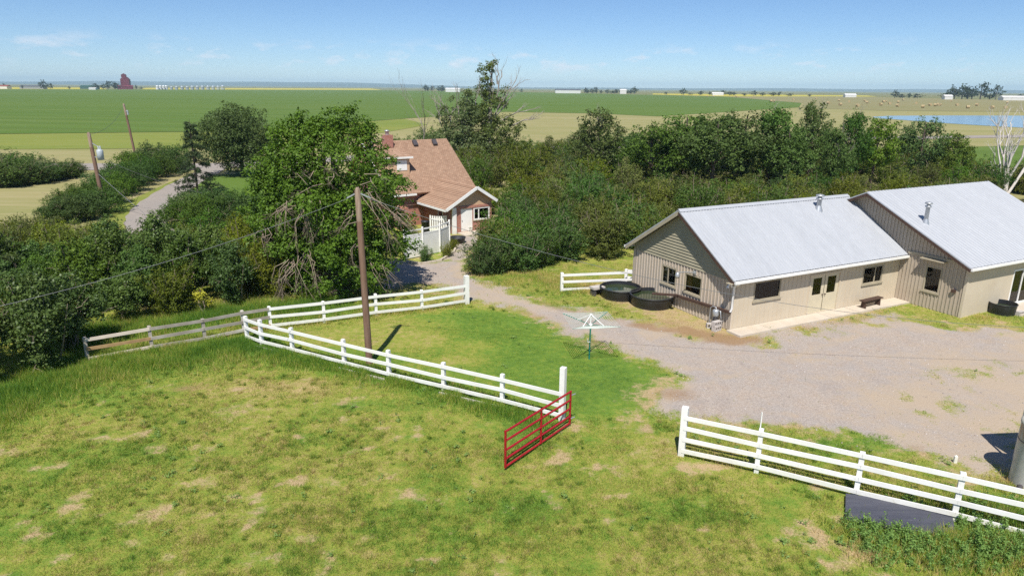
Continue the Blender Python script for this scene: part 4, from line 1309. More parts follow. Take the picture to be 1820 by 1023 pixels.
# garage wing roof
pk = (2.1, 3.75); le = (-0.85, 2.12); re = (4.05, 2.52); fy = -0.42
shingled(house, [(le[0], fy, le[1]), (le[0], 4.9, le[1]), (pk[0], 6.0, pk[1]), (pk[0], fy, pk[1])], courses=18)
shingled(house, [(re[0], 5.0, re[1]), (re[0], fy, re[1]), (pk[0], fy, pk[1]), (pk[0], 6.0, pk[1])], courses=12)
shingled(house, [(ML - 0.35, EE[0], EE[1]), (MR + 0.4, EE[0], EE[1]), (MR + 0.4, ER[0], ER[1]), (ML - 0.35, ER[0], ER[1])], courses=40)
shingled(house, [(MR + 0.4, 2 * ER[0] - EE[0], EE[1]), (ML - 0.35, 2 * ER[0] - EE[0], EE[1]), (ML - 0.35, ER[0], ER[1]), (MR + 0.4, ER[0], ER[1])], courses=40)
for q in (le, re):
    mb = MB(); mb.bar((q[0], fy - 0.03, q[1] - 0.06), (pk[0], fy - 0.03, pk[1] - 0.06), 0.05, 0.24, up=(0, 0, 1)); mb.build('bargeboard', M['white_paint'], house)
mb = MB(); mb.bar((le[0] - 0.04, fy, le[1] - 0.1), (le[0] - 0.04, 4.4, le[1] - 0.1), 0.08, 0.14); mb.bar((ML - 0.3, EE[0] - 0.05, EE[1] - 0.1), (-0.9, EE[0] - 0.05, EE[1] - 0.1), 0.08, 0.16); mb.build('gutter', M['white_paint'], house)
mb = MB(); mb.bar((ML - 0.37, EE[0], EE[1] - 0.1), (ML - 0.37, ER[0], ER[1] - 0.1), 0.05, 0.2); mb.build('bargeboard', M['white_paint'], house)
mb = MB(); mb.span(-0.08, 0.3, -0.12, -0.005, 0, 2.15); mb.build('corner_column', M['white_paint'], house)
mb = MB(); mb.span(hdoor[0] + 0.01, hdoor[1] - 0.01, 0.04, 0.1, 0.1, 1.97)
dr = mb.build('door', M['white_paint'], house)
mb = MB(); mb.tube([(hdoor[0] + 0.12, 0.04, 1.0), (hdoor[0] + 0.12, -0.02, 1.0)], 0.03, 8); mb.build('handle', M['vent_dark'], dr)
window(house, hf, *hwin, M['white_paint'], mull=(0.33,), fw=0.1)
# side window of the wing wall, facing the fenced patio
mb = MB(); mb.span(-0.03, -0.001, 1.6, 2.4, 0.8, 1.8); f_ = mb.build('window', M['white_paint'], house)
p = MB(); p.span(-0.036, -0.031, 1.68, 2.32, 0.88, 1.72); p.build('pane', M['glass'], f_)
# brick pier and steps on the patio side
mb = MB(); mb.span(-2.9, -2.3, 3.3, 4.98, 0, 1.9); mb.build('porch_wall', M['brick'], house)
# dormer
dx0, dx1, dy = -3.0, -0.55, 6.35
dz0 = EE[1] + (dy - EE[0]) * msl
mb = MB(); mb.prism([(dx1, dy, dz0 - 0.1), (dx1, dy, 5.62), (dx1, dy + (5.62 - dz0) / msl, 5.62)], (-0.12, 0, 0)); mb.prism([(dx0, dy, dz0 - 0.1), (dx0, dy, 5.62), (dx0, dy + (5.62 - dz0) / msl, 5.62)], (0.12, 0, 0))
mb.span(dx0 + 0.121, dx1 - 0.121, dy, dy + 0.12, dz0 - 0.1, 5.619)
dm = mb.build('dormer', M['stucco'], house)
mb = MB(); mb.bar((dx0 - 0.2, dy - 0.25, 5.68), (dx1 + 0.25, dy - 0.25, 5.68), 0.04, 0.16); mb.build('fascia', M['white_paint'], dm)
mb = MB(); mb.add([(dx0 - 0.2, dy - 0.25, 5.74), (dx1 + 0.25, dy - 0.25, 5.74), (dx1 + 0.25, dy + 2.4, 6.15), (dx0 - 0.2, dy + 2.4, 6.15), (dx0 - 0.2, dy - 0.25, 5.63), (dx1 + 0.25, dy - 0.25, 5.63), (dx1 + 0.25, dy + 2.4, 6.04), (dx0 - 0.2, dy + 2.4, 6.04)], [(0, 1, 2, 3), (7, 6, 5, 4), (1, 5, 6, 2), (0, 3, 7, 4)]); mb.build('dormer_roof', M['shingle'], dm)
mb = MB(); mb.span(dx1 - 1.2, dx1 - 0.25, dy - 0.03, dy - 0.002, dz0 + 0.35, 5.45); f_ = mb.build('dormer_window', M['white_paint'], dm)
# chimney, vents, pipe
mb = MB(); mb.span(-1.55, -0.75, 9.0, 9.7, 4.5, 7.4); ch = mb.build('chimney', M['brick'], house)
mb = MB(); mb.lathe([(0.16, 7.4), (0.16, 7.7), (0.25, 7.71), (0.25, 7.77), (0.0, 7.85)], (-1.15, 9.35, 0), 12); mb.build('flue_cap', M['galv'], ch)
for x in (1.5, 3.5):
    mb = MB(); z = ER[1] - 0.55 * msl; mb.prism([(x - 0.2, 9.05, z - 0.1), (x + 0.2, 9.05, z - 0.1), (x + 0.2, 9.45, z + 0.32), (x - 0.2, 9.45, z + 0.32)], (0, -0.12, 0.14)); mb.build('roof_vent', M['vent_dark'], house)
mb = MB(); mb.tube([(-2.7, 9.2, 6.2), (-2.7, 9.2, 7.6)], 0.06, 8); mb.build('vent_pipe', M['galv'], house)
mb = MB(); mb.span(0.4, 3.4, -1.35, -0.02, -0.05, 0.09); o = mb.build('garage_step', M['concrete']); o.location = tuple(HO); o.rotation_euler = (0, 0, HA); tag(o, kind='structure')


# ------------------------------------------------------------------ fences
def rail(parent, p0, p1, h=0.14, t=0.04, mat=None, name='rail', label=None, jit=0.0):
    mb = MB()
    mb.bar(p0, p1, t, h)
    o = mb.build(name, mat or M['white_paint'], parent)
    if label: o['label'] = label
    return o


def square_post(parent, p, h, w=0.13, mat=None, rz=0.0, name='post', point=True):
    mb = MB()
    mb.box((p[0], p[1], h / 2 - 0.1), (w, w, h + 0.2), rz)
    if point:
        ca, sa = math.cos(rz), math.sin(rz)
        q = [(p[0] + (a * ca - b * sa) * w / 2, p[1] + (a * sa + b * ca) * w / 2, h) for a, b in ((-1, -1), (1, -1), (1, 1), (-1, 1))]
        mb.add(q + [(p[0], p[1], h + 0.03)], [(0, 1, 4), (1, 2, 4), (2, 3, 4), (3, 0, 4)])
    return mb.build(name, mat or M['white_paint'], parent)


def fence(name, pts, zs, label, group=None, post_h=1.25, post_w=0.14, mats=None, ends=None, side=1, skip=(), post_mats=None, h=0.14):
    root = empty(name, (pts[0][0], pts[0][1], 0), 0, label, 'fence', group)
    o0 = np.array([pts[0][0], pts[0][1], 0])
    P = [np.array([p[0], p[1], 0]) - o0 for p in pts]
    for i, p in enumerate(P):
        d = P[min(i + 1, len(P) - 1)] - P[max(i - 1, 0)]
        hh_, ww = (ends or {}).get(i, (post_h, post_w))
        square_post(root, p, hh_ * (1 + 0.02 * math.sin(i * 2.3)), ww, (post_mats or {}).get(i, M['white_paint']), math.atan2(d[1], d[0]))
    for i in range(len(P) - 1):
        d = norm(P[i + 1] - P[i]); nr = np.array([d[1], -d[0], 0]) * side
        for k, z in enumerate(zs):
            if (i, k) in skip:
                continue
            off = nr * (post_w / 2 + 0.022)
            j = 0.022 * math.sin(i * 3.1 + k * 1.7)
            m = (mats or {}).get((i, k), (mats or {}).get(i, M['white_paint']))
            rail(root, P[i] + off + d * 0.003 + np.array([0, 0, z + j]), P[i + 1] + off - d * 0.003 + np.array([0, 0, z - j]), h=h, mat=m)
    return root


def on(zs, pts):
    return [G(a, b, zs)[:2] for a, b in pts]


f1 = on(1.08, [(436, 566), (462, 575), (517, 587.5), (610, 610), (690, 629), (788, 650), (893, 673), (1000, 699)])
fence('board_fence', f1, (1.08, 0.66, 0.26), 'long white three-board fence curving from the grey fence to the red gate', 'white board fences', ends={7: (2.1, 0.19), 0: (1.2, 0.14)})
mb = MB()
q0, q1 = np.array([*f1[2], 0.05]), np.array([*f1[7], 0.06])
f2 = on(1.05, [(150, 603), (265, 583.5), (360, 569), (430, 555.5), (478, 548), (574, 538), (667, 526), (749, 518), (829, 507)])
gw = M['grey_wood']
fence('rail_fence', f2, (1.05, 0.62, 0.2), 'rail fence, weathered grey at one end and white beneath the big drooping tree', 'white board fences',
      mats={0: M['new_wood'], (0, 0): M['peach_board'], (0, 2): M['peach_board'], 1: gw, 2: gw, (2, 2): M['worn_white'], 3: gw, (3, 2): M['new_wood']}, post_mats={0: gw, 1: gw, 2: gw, 3: M['worn_white']},
      ends={8: (1.62, 0.24)}, post_h=1.15)
f3 = on(1.38, [(1217, 740), (1353, 768), (1533, 807), (1711, 846), (1905, 890), (2120, 938)])
fence('board_fence', f3, (1.38, 1.0, 0.62, 0.22), 'white four-board fence in front of the gravel yard beside the fuel tank', 'white board fences', post_h=1.48, ends={0: (1.72, 0.2)})
f4 = [G(998, 518)[:2], G(1128, 512)[:2], barn(-0.1, 8.6)[:2]]
fence('board_fence', f4, (1.02, 0.60, 0.16), 'short white fence between the thicket and the shed gable behind the tanks', 'white board fences', post_h=1.15, post_w=0.16)
sk = empty('fence_stick', (*f3[1], 0), 0, 'thin white upright stick rising from the second post of the four-board fence', 'stick')
mb = MB(); mb.bar((0, 0.12, 0.0), (0.0, 0.12, 2.0), 0.03, 0.03); mb.build('stick', M['white_paint'], sk)
pg = G(1697, 822); mb = MB(); mb.box((0, 0, 0.11), (0.1, 0.06, 0.26)); mb.add([(-.05, -.03, .24), (.05, -.03, .24), (.05, .03, .24), (-.05, .03, .24), (0, 0, .29)], [(0, 1, 4), (1, 2, 4), (2, 3, 4), (3, 0, 4)])
o = mb.build('marker_peg', M['white_paint']); o.location = tuple(pg); tag(o, 'small white peg in the grass behind the four-board fence', 'peg')
# low loose boards half hidden in the grass at the foot of the long fence
for i, (a, b) in enumerate(((1, 2), (3, 4), (5, 6))):
    mb = MB(); p0, p1 = np.array(f1[a]), np.array(f1[b]); d = norm(p1 - p0); nr = np.array([d[1], -d[0]])
    mb.bar((*(p0 + nr * 0.35), 0.06), (*(p1 + nr * 0.3), 0.05), 0.03, 0.15)
    o = mb.build('loose_board', M['worn_white'])
    tag(o, ('loose white board in the grass at the curved end of the long fence', 'loose white board in the grass beside the lone wooden pole', 'loose white board in the tall grass at the gate end of the long fence')[i], 'board', 'loose boards below the long fence')

# ---- red gate
g0, g1 = G(1013, 757), G(897, 836)
gd = g1 - g0; gl = np.linalg.norm(gd); ga = math.atan2(gd[1], gd[0])
gate = empty('farm_gate', g0, ga, 'red tubular steel farm gate standing open into the pasture', 'gate')
GT = 1.38
for x in (0.03, gl * 0.48, gl - 0.03):
    mb = MB(); mb.tube([(x, 0, 0.1), (x, 0, GT)], 0.04, 8); mb.build('upright', M['red_metal'], gate)
for z in (0.13, 0.40, 0.70, 1.03, 1.35):
    mb = MB(); mb.tube([(0, 0, z), (gl, 0, z)], 0.037, 8); mb.build('rail', M['red_metal'], gate)
mb = MB(); mb.tube([(gl - 0.03, -0.04, 0.7), (gl - 0.12, -0.06, 0.62), (gl - 0.1, -0.06, 0.48), (gl - 0.03, -0.04, 0.42)], 0.015, 6); mb.build('latch_chain', M['galv'], gate)
mb = MB()
for z in (0.3, 1.2):
    mb.tube([(0.03, 0, z), (-0.1, 0.03, z), (-0.2, 0.05, z)], 0.022, 6)
mb.build('hinge', M['galv'], gate)

# ---- rotary clothes line
cl = empty('clothes_line', G(1047, 638.5), math.radians(8), 'green rotary clothes line with white cords on the lawn', 'clothes line')
mb = MB(); mb.tube([(0, 0, -0.2), (0, 0, 1.62)], 0.035, 10); mb.build('pole', M['green_metal'], cl)
mb = MB(); mb.tube([(0, 0, 1.6), (0, 0, 2.1)], 0.025, 8); mb.lathe([(0.03, 1.56), (0.09, 1.58), (0.09, 1.66), (0.03, 1.68)], (0, 0, 0), 10); mb.lathe([(0.03, 2.06), (0.06, 2.07), (0.06, 2.12), (0, 2.14)], (0, 0, 0), 10); mb.build('hub', M['white_paint'], cl)
mb = MB(); mb.tube([(0, -0.03, 0.85), (-0.12, -0.05, 0.85), (-0.12, -0.05, 0.98)], 0.018, 6); mb.build('winder', M['white_paint'], cl)
AR, AZ = 1.45, 1.84
for k in range(4):
    t = math.pi / 4 + k * math.pi / 2
    c_, s_ = math.cos(t), math.sin(t)
    mb = MB(); mb.tube([(0, 0, 1.62), (AR * c_, AR * s_, AZ)], 0.018, 6); mb.build('arm', M['green_metal'], cl)
    mb = MB(); mb.tube([(0, 0, 2.09), (AR * 0.45 * c_, AR * 0.45 * s_, 1.62 + 0.45 * (AZ - 1.62))], 0.018, 6); mb.build('strut', M['white_paint'], cl)
mb = MB()
for j in range(1, 9):
    r_ = AR * (0.3 + 0.7 * j / 8); z_ = 1.63 + (AZ - 1.62) * (0.3 + 0.7 * j / 8)
    q = [(r_ * math.cos(math.pi / 4 + k * math.pi / 2), r_ * math.sin(math.pi / 4 + k * math.pi / 2), z_) for k in range(5)]
    for k in range(4):
        m_ = (np.array(q[k]) + np.array(q[k + 1])) / 2 - np.array([0, 0, 0.03])
        mb.tube([q[k], m_, q[k + 1]], 0.011, 4, cap=False)
mb.build('cord', M['line'], cl)


# ------------------------------------------------------------------ poles and wires
def pole(base, h, r, label, lean=(0, 0), bands=True):
    t = empty('utility_pole', base, 0, label, 'utility pole', 'wooden utility poles')
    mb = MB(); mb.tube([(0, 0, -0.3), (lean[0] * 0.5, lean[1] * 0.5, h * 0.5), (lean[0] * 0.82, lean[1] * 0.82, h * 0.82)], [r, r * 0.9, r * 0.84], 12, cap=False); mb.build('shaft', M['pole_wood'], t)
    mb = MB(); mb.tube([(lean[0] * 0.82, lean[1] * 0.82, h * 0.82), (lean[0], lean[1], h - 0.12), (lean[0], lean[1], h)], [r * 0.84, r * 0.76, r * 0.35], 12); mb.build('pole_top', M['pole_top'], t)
    return t


P0 = G(657, 645); p0h = height_at(P0, 333)
pl0 = pole(P0, p0h, 0.155, 'bare wooden pole standing in the lawn behind the long white fence', lean=(-0.12, 0))
mb = MB()
for a_ in ((-0.42, -0.1, -0.42), (0.5, 0.15, -0.45)):
    mb.bar((-0.12, 0, p0h - 0.2), (-0.12 + a_[0], a_[1], p0h + a_[2]), 0.05, 0.05)
mb.build('wire_clamp', M['galv'], pl0)
P1 = G(187, 378); p1h = height_at(P1, 235)
pl1 = pole(P1, p1h, 0.19, 'wooden utility pole carrying a white transformer beside the curved drive', lean=(-0.35, 0))
tz = p1h - 2.0
mb = MB(); mb.lathe([(0.0, -0.48), (0.27, -0.45), (0.28, 0.36), (0.22, 0.46), (0.0, 0.5)], (0.46, -0.1, tz), 14)
tr_ = mb.build('transformer', M['transformer'], pl1)
mb = MB()
for dx in (0.38, 0.55):
    mb.lathe([(0.04, 0.44), (0.08, 0.55), (0.04, 0.6), (0.08, 0.7), (0.03, 0.78), (0.0, 0.84)], (dx, -0.1, tz), 8)
mb.build('insulator', M['transformer'], tr_)
mb = MB(); mb.bar((-0.3, 0, p1h - 0.9), (0.4, -0.05, p1h - 1.3), 0.06, 0.06); mb.bar((-0.25, 0, tz - 0.2), (0.2, -0.1, tz - 0.2), 0.08, 0.08); mb.build('bracket', M['galv'], pl1)
P2 = G(246, 300); p2h = height_at(P2, 184)
pl2 = pole(P2, p2h, 0.17, 'far wooden utility pole rising from the dark hedge by the road', lean=(-0.75, 0))
mb = MB(); mb.bar((-0.7, 0, p2h - 1.2), (-0.35, -0.1, p2h - 0.9), 0.08, 0.08); mb.lathe([(0.1, -0.3), (0.1, 0.3)], (-0.3, -0.1, p2h - 1.2), 8); mb.build('insulator', M['transformer'], pl2)


def wire(name, a, b, sag, r, label, mat=None, n=28):
    a = np.array(a, float); b = np.array(b, float)
    pts = [a + (b - a) * t - np.array([0, 0, 4 * sag * t * (1 - t)]) for t in np.linspace(0, 1, n)]
    mb = MB(); mb.tube(pts, r, 5, cap=False)
    return tag(mb.build(name, mat or M['wire']), label, 'wire')


pt = P0 + np.array([-0.12, 0, p0h - 0.3])
wire('power_wire', pt + np.array([0.5, 0.15, -0.2]), at(2050, 585, 27.0), 1.5, 0.010, 'overhead wire sagging from the lone pole across the front of the sheds', M['wire_pale'])
wire('power_wire', pt + np.array([-0.42, -0.1, -0.15]), at(-140, 575, 20.0), 0.35, 0.009, 'overhead wire running from the lone pole over the western thicket', M['wire_pale'])
wire('guy_wire', P1 + np.array([-0.2, 0, p1h - 3.6]), G(262, 384, 0.0), 0.05, 0.022, 'pale guy wire from the transformer pole down to the drive', M['wire_pale'])
wire('power_wire', P1 + np.array([-0.3, 0, p1h - 0.2]), P2 + np.array([-0.7, 0, p2h - 0.2]), 0.8, 0.014, 'overhead wire between the two roadside poles', M['wire'])
wire('service_wire', P1 + np.array([0.5, 0, tz - 0.3]), hous(-2.6, 5.0, 3.2), 2.4, 0.016, 'service wire from the transformer pole drooping over the drive to the house', M['wire'])

# ------------------------------------------------------------------ fuel tank, unseen hopper, dark board
tc_ = G(1834, 862)
ft = empty('fuel_tank', tc_, 0, 'upright grey steel tank with rust streaks behind the four-board fence', 'tank')
_m, _nt = new_mat('tank_steel')
_oc = objco(_nt); _s = node(_nt, 'ShaderNodeSeparateXYZ'); _nt.links.new(_oc, _s.inputs[0])
_st = noise(_nt, 1.0, 5, 0.6, _oc, (6, 6, 0.5)); _g = noise(_nt, 5.0, 5, 0.65, _oc)
_c = mixc(_nt, rng_map(_nt, _g, 0.3, 0.7), (0.64, 0.62, 0.57), (0.48, 0.46, 0.43))
_rm = mth(_nt, 'MULTIPLY', rng_map(_nt, _s.outputs['Z'], 1.25, 1.9), rng_map(_nt, _st, 0.42, 0.6))
_c = mixc(_nt, _rm, _c, (0.33, 0.15, 0.04))
M['tank_steel'] = finish(_m, _nt, _c, 0.5, 0.4)
TH = 2.0
mb = MB(); mb.lathe([(0.60, 0.05), (0.60, TH), (0.61, TH + 0.02)], (0, 0, 0), 36); mb.build('shell', M['tank_steel'], ft)
mb = MB(); mb.lathe([(0.63, TH), (0.63, TH + 0.09), (0.55, TH + 0.12), (0.0, TH + 0.2)], (0, 0, 0), 36); mb.build('lid', plain('tank_lid', (0.62, 0.58, 0.48), 0.6), ft)
mb = MB(); mb.lathe([(0.604, 1.45), (0.612, 1.47), (0.604, 1.49)], (0, 0, 0), 36); mb.build('seam', M['vent_dark'], ft)
mb = MB(); mb.tube([(-0.55, -0.25, 0.12), (-0.8, -0.45, 0.1)], 0.07, 10); mb.tube([(-0.72, -0.36, 0.1), (-0.72, -0.36, 0.25)], 0.03, 8); mb.build('outlet', M['vent_dark'], ft)
# unseen hopper, a guess at what casts the large shadow on the gravel
hp = empty('guessed_hopper', tc_ + np.array([1.15, 0.55, 0]), 0.1, 'unseen steel hopper on legs beside the upright tank, guessed from its shadow', 'hopper')
mb = MB(); mb.add([(-.35, -.35, 1.0), (.35, -.35, 1.0), (.35, .35, 1.0), (-.35, .35, 1.0), (-.8, -.8, 2.2), (.8, -.8, 2.2), (.8, .8, 2.2), (-.8, .8, 2.2), (-.8, -.8, 3.0), (.8, -.8, 3.0), (.8, .8, 3.0), (-.8, .8, 3.0)],
                  [(3, 2, 1, 0), (0, 1, 5, 4), (1, 2, 6, 5), (2, 3, 7, 6), (3, 0, 4, 7), (4, 5, 9, 8), (5, 6, 10, 9), (6, 7, 11, 10), (7, 4, 8, 11), (8, 9, 10, 11)]); mb.build('bin', M['galv'], hp)
for a_ in ((-1, -1), (1, -1), (1, 1), (-1, 1)):
    mb = MB(); mb.bar((a_[0] * .78, a_[1] * .78, 0), (a_[0] * .78, a_[1] * .78, 2.2), 0.07, 0.07); mb.build('leg', M['galv'], hp)
# dark board
bq = [G(1503, 878, .1), G(1690, 906, .1), G(1700, 960, .1), G(1502, 918, .1)]
mb = MB(); mb.prism([(q[0], q[1], 0.02) for q in bq], (0, 0, 0.12))
tag(mb.build('dark_panel', M['board_dark']), 'dark blue-grey panel lying in weeds against the four-board fence', 'panel')

# ------------------------------------------------------------------ white vinyl fence and things by the house
v = [G(720, 461), G(752, 455), G(782, 448), G(799, 440)]
vf = empty('privacy_fence', v[0], 0, 'white vinyl privacy fence around the patio beside the garage', 'fence')
for i, p in enumerate(v):
    square_post(vf, p - v[0], 2.1, 0.13, M['white_paint'])
for i in range(3):
    a, b = v[i] - v[0], v[i + 1] - v[0]
    n_ = 5
    for k in range(n_):
        q0 = a + (b - a) * (k / n_ + 0.004); q1 = a + (b - a) * ((k + 1) / n_ - 0.004)
        mb = MB(); mb.bar(q0 + np.array([0, 0, 0.84]), q1 + np.array([0, 0, 0.84]), 0.03, 1.5); mb.build('plank', M['white_paint'], vf)
    for z in (0.08, 1.63, 1.95):
        mb = MB(); mb.bar(a + np.array([0, 0, z]), b + np.array([0, 0, z]), 0.05, 0.09); mb.build('rail', M['white_paint'], vf)
v2 = [hous(-0.35, 0.3), hous(-1.5, 1.2), hous(-2.4, 2.6)]
pgt = empty('patio_gate', v2[0], 0, 'white slatted patio gate with curved top beside the garage corner column', 'gate')
d_ = v2[1] - v2[0]
for k in range(8):
    q = d_ * (k + 0.5) / 8
    mb = MB(); mb.bar(q + np.array([0, 0, 0.1]), q + np.array([0, 0, 1.45 + 0.3 * (k / 7 - 0.5) ** 2]), 0.12, 0.03, up=(0, 1, 0)); mb.build('slat', M['white_paint'], pgt)
for z in (0.35, 1.2):
    mb = MB(); mb.bar((0, 0.03, z), d_ + np.array([0, 0.03, z]), 0.03, 0.1); mb.build('rail', M['white_paint'], pgt)
mb = MB(); mb.lathe([(0.3, 0), (0.33, 0.85), (0.36, 0.86), (0.36, 0.95), (0.0, 1.0)], (0, 0, 0), 14); o = mb.build('waste_bin', M['black_plastic']); o.location = tuple(hous(-1.5, 1.9)); tag(o, 'dark bin with lid on the patio behind the white gate', 'bin')
mb = MB(); mb.lathe([(0.0, 0.0), (0.55, 0.0), (0.62, 0.4), (0.66, 0.4), (0.66, 0.44), (0.58, 0.44), (0.54, 0.1), (0.0, 0.1)], (0, 0, 0), 20); o = mb.build('planter_tub', M['black_plastic']); o.location = tuple(G(813, 431)); tag(o, 'low black tub at the foot of the garage corner column', 'tub')
ed = [G(722, 466), G(750, 470), G(783, 464), G(806, 450), G(811, 440)]
eg = empty('bed_edging', ed[0], 0, 'curved row of pale edging stones around the flower bed', 'edging')
for a, b in zip(ed[:-1], ed[1:]):
    n_ = 4
    for k in range(n_):
        mb = MB(); mb.bar(a - ed[0] + (b - a) * (k / n_ + 0.02) + np.array([0, 0, 0.06]), a - ed[0] + (b - a) * ((k + 1) / n_ - 0.02) + np.array([0, 0, 0.06]), 0.14, 0.16); mb.build('stone', M['concrete'], eg)


# ------------------------------------------------------------------ vegetation prototypes and placement
def shrub_proto(w, h, n, leaf, mat, seed, k=26, stems=7, rfrac=0.2, sprig_r=0.16, stem_mat=None, up=0.45, z0=0.1):
    rng = np.random.default_rng(seed)
    cl_ = crown_clumps(rng, w, h, z0, k, rfrac, hollow=0.3)
    me = leaves_mesh('foliage', cl_, n, leaf, mat, rng, sprig_r=0.07, up=up, sub=7, sub_r=0.42)
    mb = MB()
    for c in cl_[:stems]:
        b = np.array([rng.normal() * w * 0.06, rng.normal() * w * 0.06, 0.0]); t = np.array(c[:3])
        mb.tube([b, (b + t) / 2 + rng.normal(size=3) * 0.12, t + (t - b) * 0.12], [0.045, 0.03, 0.012], 5, cap=False)
    # a few bare twigs reaching out of the leaves
    for _ in range(6):
        c = np.array(cl_[rng.integers(len(cl_))][:3])
        bare_branches(mb, c, (c - np.array([0, 0, h * 0.3])), w * 0.16, 0.014, 1, rng)
    ms = bpy.data.meshes.new('stem')
    ms.from_pydata(mb.v, [], mb.f); ms.materials.append(stem_mat or M['dead_twig']); ms.update()
    return me, ms


def vase_proto(w, h, n, leaf, mat, seed, stems=15, lean=0.34):
    rng = np.random.default_rng(seed)
    cl_, mb = [], MB()
    for k in range(stems):
        a_ = k * 2.4 + rng.normal() * 0.4
        out = w * lean * rng.uniform(0.15, 1.15) ** 0.8
        hh2 = h * rng.uniform(0.62, 1.05) * (1 - 0.28 * (out / (w * 0.4)) ** 2)
        b = np.array([math.cos(a_) * 0.2, math.sin(a_) * 0.2, 0]); t = np.array([math.cos(a_) * out, math.sin(a_) * out, hh2])
        m_ = b + (t - b) * 0.55 + np.array([0, 0, 0.10 * h]) * (out / w)
        pth = [b, m_, t + np.array([rng.normal() * 0.15, rng.normal() * 0.15, 0.1])]
        mb.tube(pth, [0.04, 0.026, 0.008], 5, cap=False)
        for f_ in np.linspace(0.2, 1.0, 6):
            p = (1 - f_) ** 2 * b + 2 * f_ * (1 - f_) * m_ + f_ * f_ * t
            for _ in range(2):
                q = p + rng.normal(size=3) * np.array([0.26, 0.26, 0.14]) * (1.15 - 0.35 * f_)
                cl_.append((q[0], q[1], max(q[2], 0.25), rng.uniform(0.2, 0.42) * (1.2 - 0.45 * f_)))
    for _ in range(5):
        c = np.array(cl_[rng.integers(len(cl_))][:3])
        bare_branches(mb, c, np.array([c[0], c[1], 1.4]), 0.55, 0.013, 1, rng)
    me = leaves_mesh('foliage', cl_, n, leaf, mat, rng, sprig=4, sprig_r=0.07, up=0.35, sub=5, sub_r=0.55, flat=1.15, inner=0.12, aspect=0.42)
    ms = bpy.data.meshes.new('stem')
    ms.from_pydata(mb.v, [], mb.f); ms.materials.append(M['dead_twig']); ms.update()
    return me, ms


def place_shrub(proto, loc, sc, rz, label, group, cat='shrub', name='shrub'):
    me, ms = proto
    o = link(name, me)
    o.location = tuple(float(c) for c in loc); o.rotation_euler = (0, 0, rz); o.scale = sc if hasattr(sc, '__len__') else (sc,) * 3
    tag(o, label, cat, group)
    s = link('stem', ms, o)
    return o


def scatter(poly, spacing, rng, avoid=(), margin=1.2, tries=4000):
    p = np.array([q[:2] for q in poly]); lo, hi = p.min(0), p.max(0)
    pts = []
    cand = lo + (hi - lo) * rng.random((tries, 2))
    ok = sdf(poly, cand[:, 0], cand[:, 1]) < 0
    for a in avoid:
        ok &= sdf(a, cand[:, 0], cand[:, 1]) > margin
    for c in cand[ok]:
        s = spacing(c) if callable(spacing) else spacing
        if all((c[0] - q[0]) ** 2 + (c[1] - q[1]) ** 2 > s * s for q in pts):
            pts.append(c)
    return pts


OL = [vase_proto(3.9, 3.1, 9500, 0.135, M['leaf_olive'], 100 + i, stems=(15, 18, 13, 16)[i]) for i in range(4)]
DK = [vase_proto(3.9, 3.4, 9500, 0.14, M['leaf_dark'], 120 + i, stems=(17, 20, 15)[i], lean=0.38) for i in range(3)]
BR = [shrub_proto(3.4, 3.9, 10500, 0.13, M['leaf_broad'], 140 + i, k=44, rfrac=0.14) for i in range(2)]
HG = [shrub_proto(3.6, 2.1, 8000, 0.12, M['leaf_hedge'], 160 + i, k=34, rfrac=0.2, sprig_r=0.1, stems=3, z0=0.0) for i in range(2)]
rg = np.random.default_rng(5)

right_thicket = [G(872, 470), G(905, 478), G(965, 474), G(1062, 462), G(1140, 456), barn(0.5, 10), barn(12, 10), barn(13, 11.5), barn(24, 11.5), barn(40, 9), (60, 90), (70, 120), (40, 125), (10, 118), (-4, 112), (-7, 92), hous(7.5, 16), hous(7.5, 8), hous(6.6, 3), G(915, 430), G(890, 448)]
rt = [q[:2] for q in right_thicket]
def where_right(c):
    w = np.array([c[0], c[1], -CAM_H]); px = 910 + FPX * (w @ _r) / (w @ _f)
    dd = 'far back in the thicket ' if c[1] > 85 else 'deep in the thicket ' if c[1] > 64 else ''
    return dd + ('behind the farmhouse' if px < 900 else 'to the right of the farmhouse' if px < 1010 else 'beyond the short white fence' if px < 1150 else 'behind the lap-sided gable' if px < 1330 else 'behind the low shed roof' if px < 1500 else 'behind the tall shed roof')


for c in scatter(rt, lambda c: 2.35 + max(0, c[1] - 55) * 0.05, rg, foot + hfoot, 1.3):
    near_front = sdf(rt, np.array([c[0]]), np.array([c[1]]))[0] > -2.5
    d = math.hypot(c[0] - G(890, 470)[0], c[1] - G(890, 470)[1])
    dark = rg.random() < (0.85 if d < 7 else 0.35)
    pr = DK[rg.integers(3)] if dark else OL[rg.integers(4)]
    s = rg.uniform(0.8, 1.15)
    hz = rg.uniform(0.8, 1.2) * (1.35 if c[1] > 72 and c[0] < 14 else 1.0)
    behind_shed = sdf(foot[0], np.array([c[0]]), np.array([c[1]]))[0] < 8
    place_shrub(pr, (c[0], c[1], -0.05), (s * (1.1 + max(0, c[1] - 55) * 0.012),) * 2 + (s * hz * (0.95 if behind_shed else 1.0),), rg.uniform(0, 6.28),
                ('dark bush ' if dark else 'olive shrub ') + where_right(c),
                ('dark bushes ' if dark else 'olive shrubs ') + where_right(c))
left_thicket = [q[:2] for q in (G(-80, 690), G(30, 672), G(120, 640), G(160, 596), G(260, 568), G(360, 552), G(470, 532), G(555, 520), G(600, 470), G(560, 440), G(470, 440), G(420, 452), G(345, 458), G(312, 478), G(290, 512), G(250, 505), G(212, 468), G(165, 442), G(90, 436), G(0, 440), G(-120, 455))]
LZ = [(0, 'at the left edge of the picture'), (110, 'left of the transformer pole'), (215, 'below the bend of the curved drive'), (330, 'below the inner hedge'), (450, 'beside the big drooping tree')]


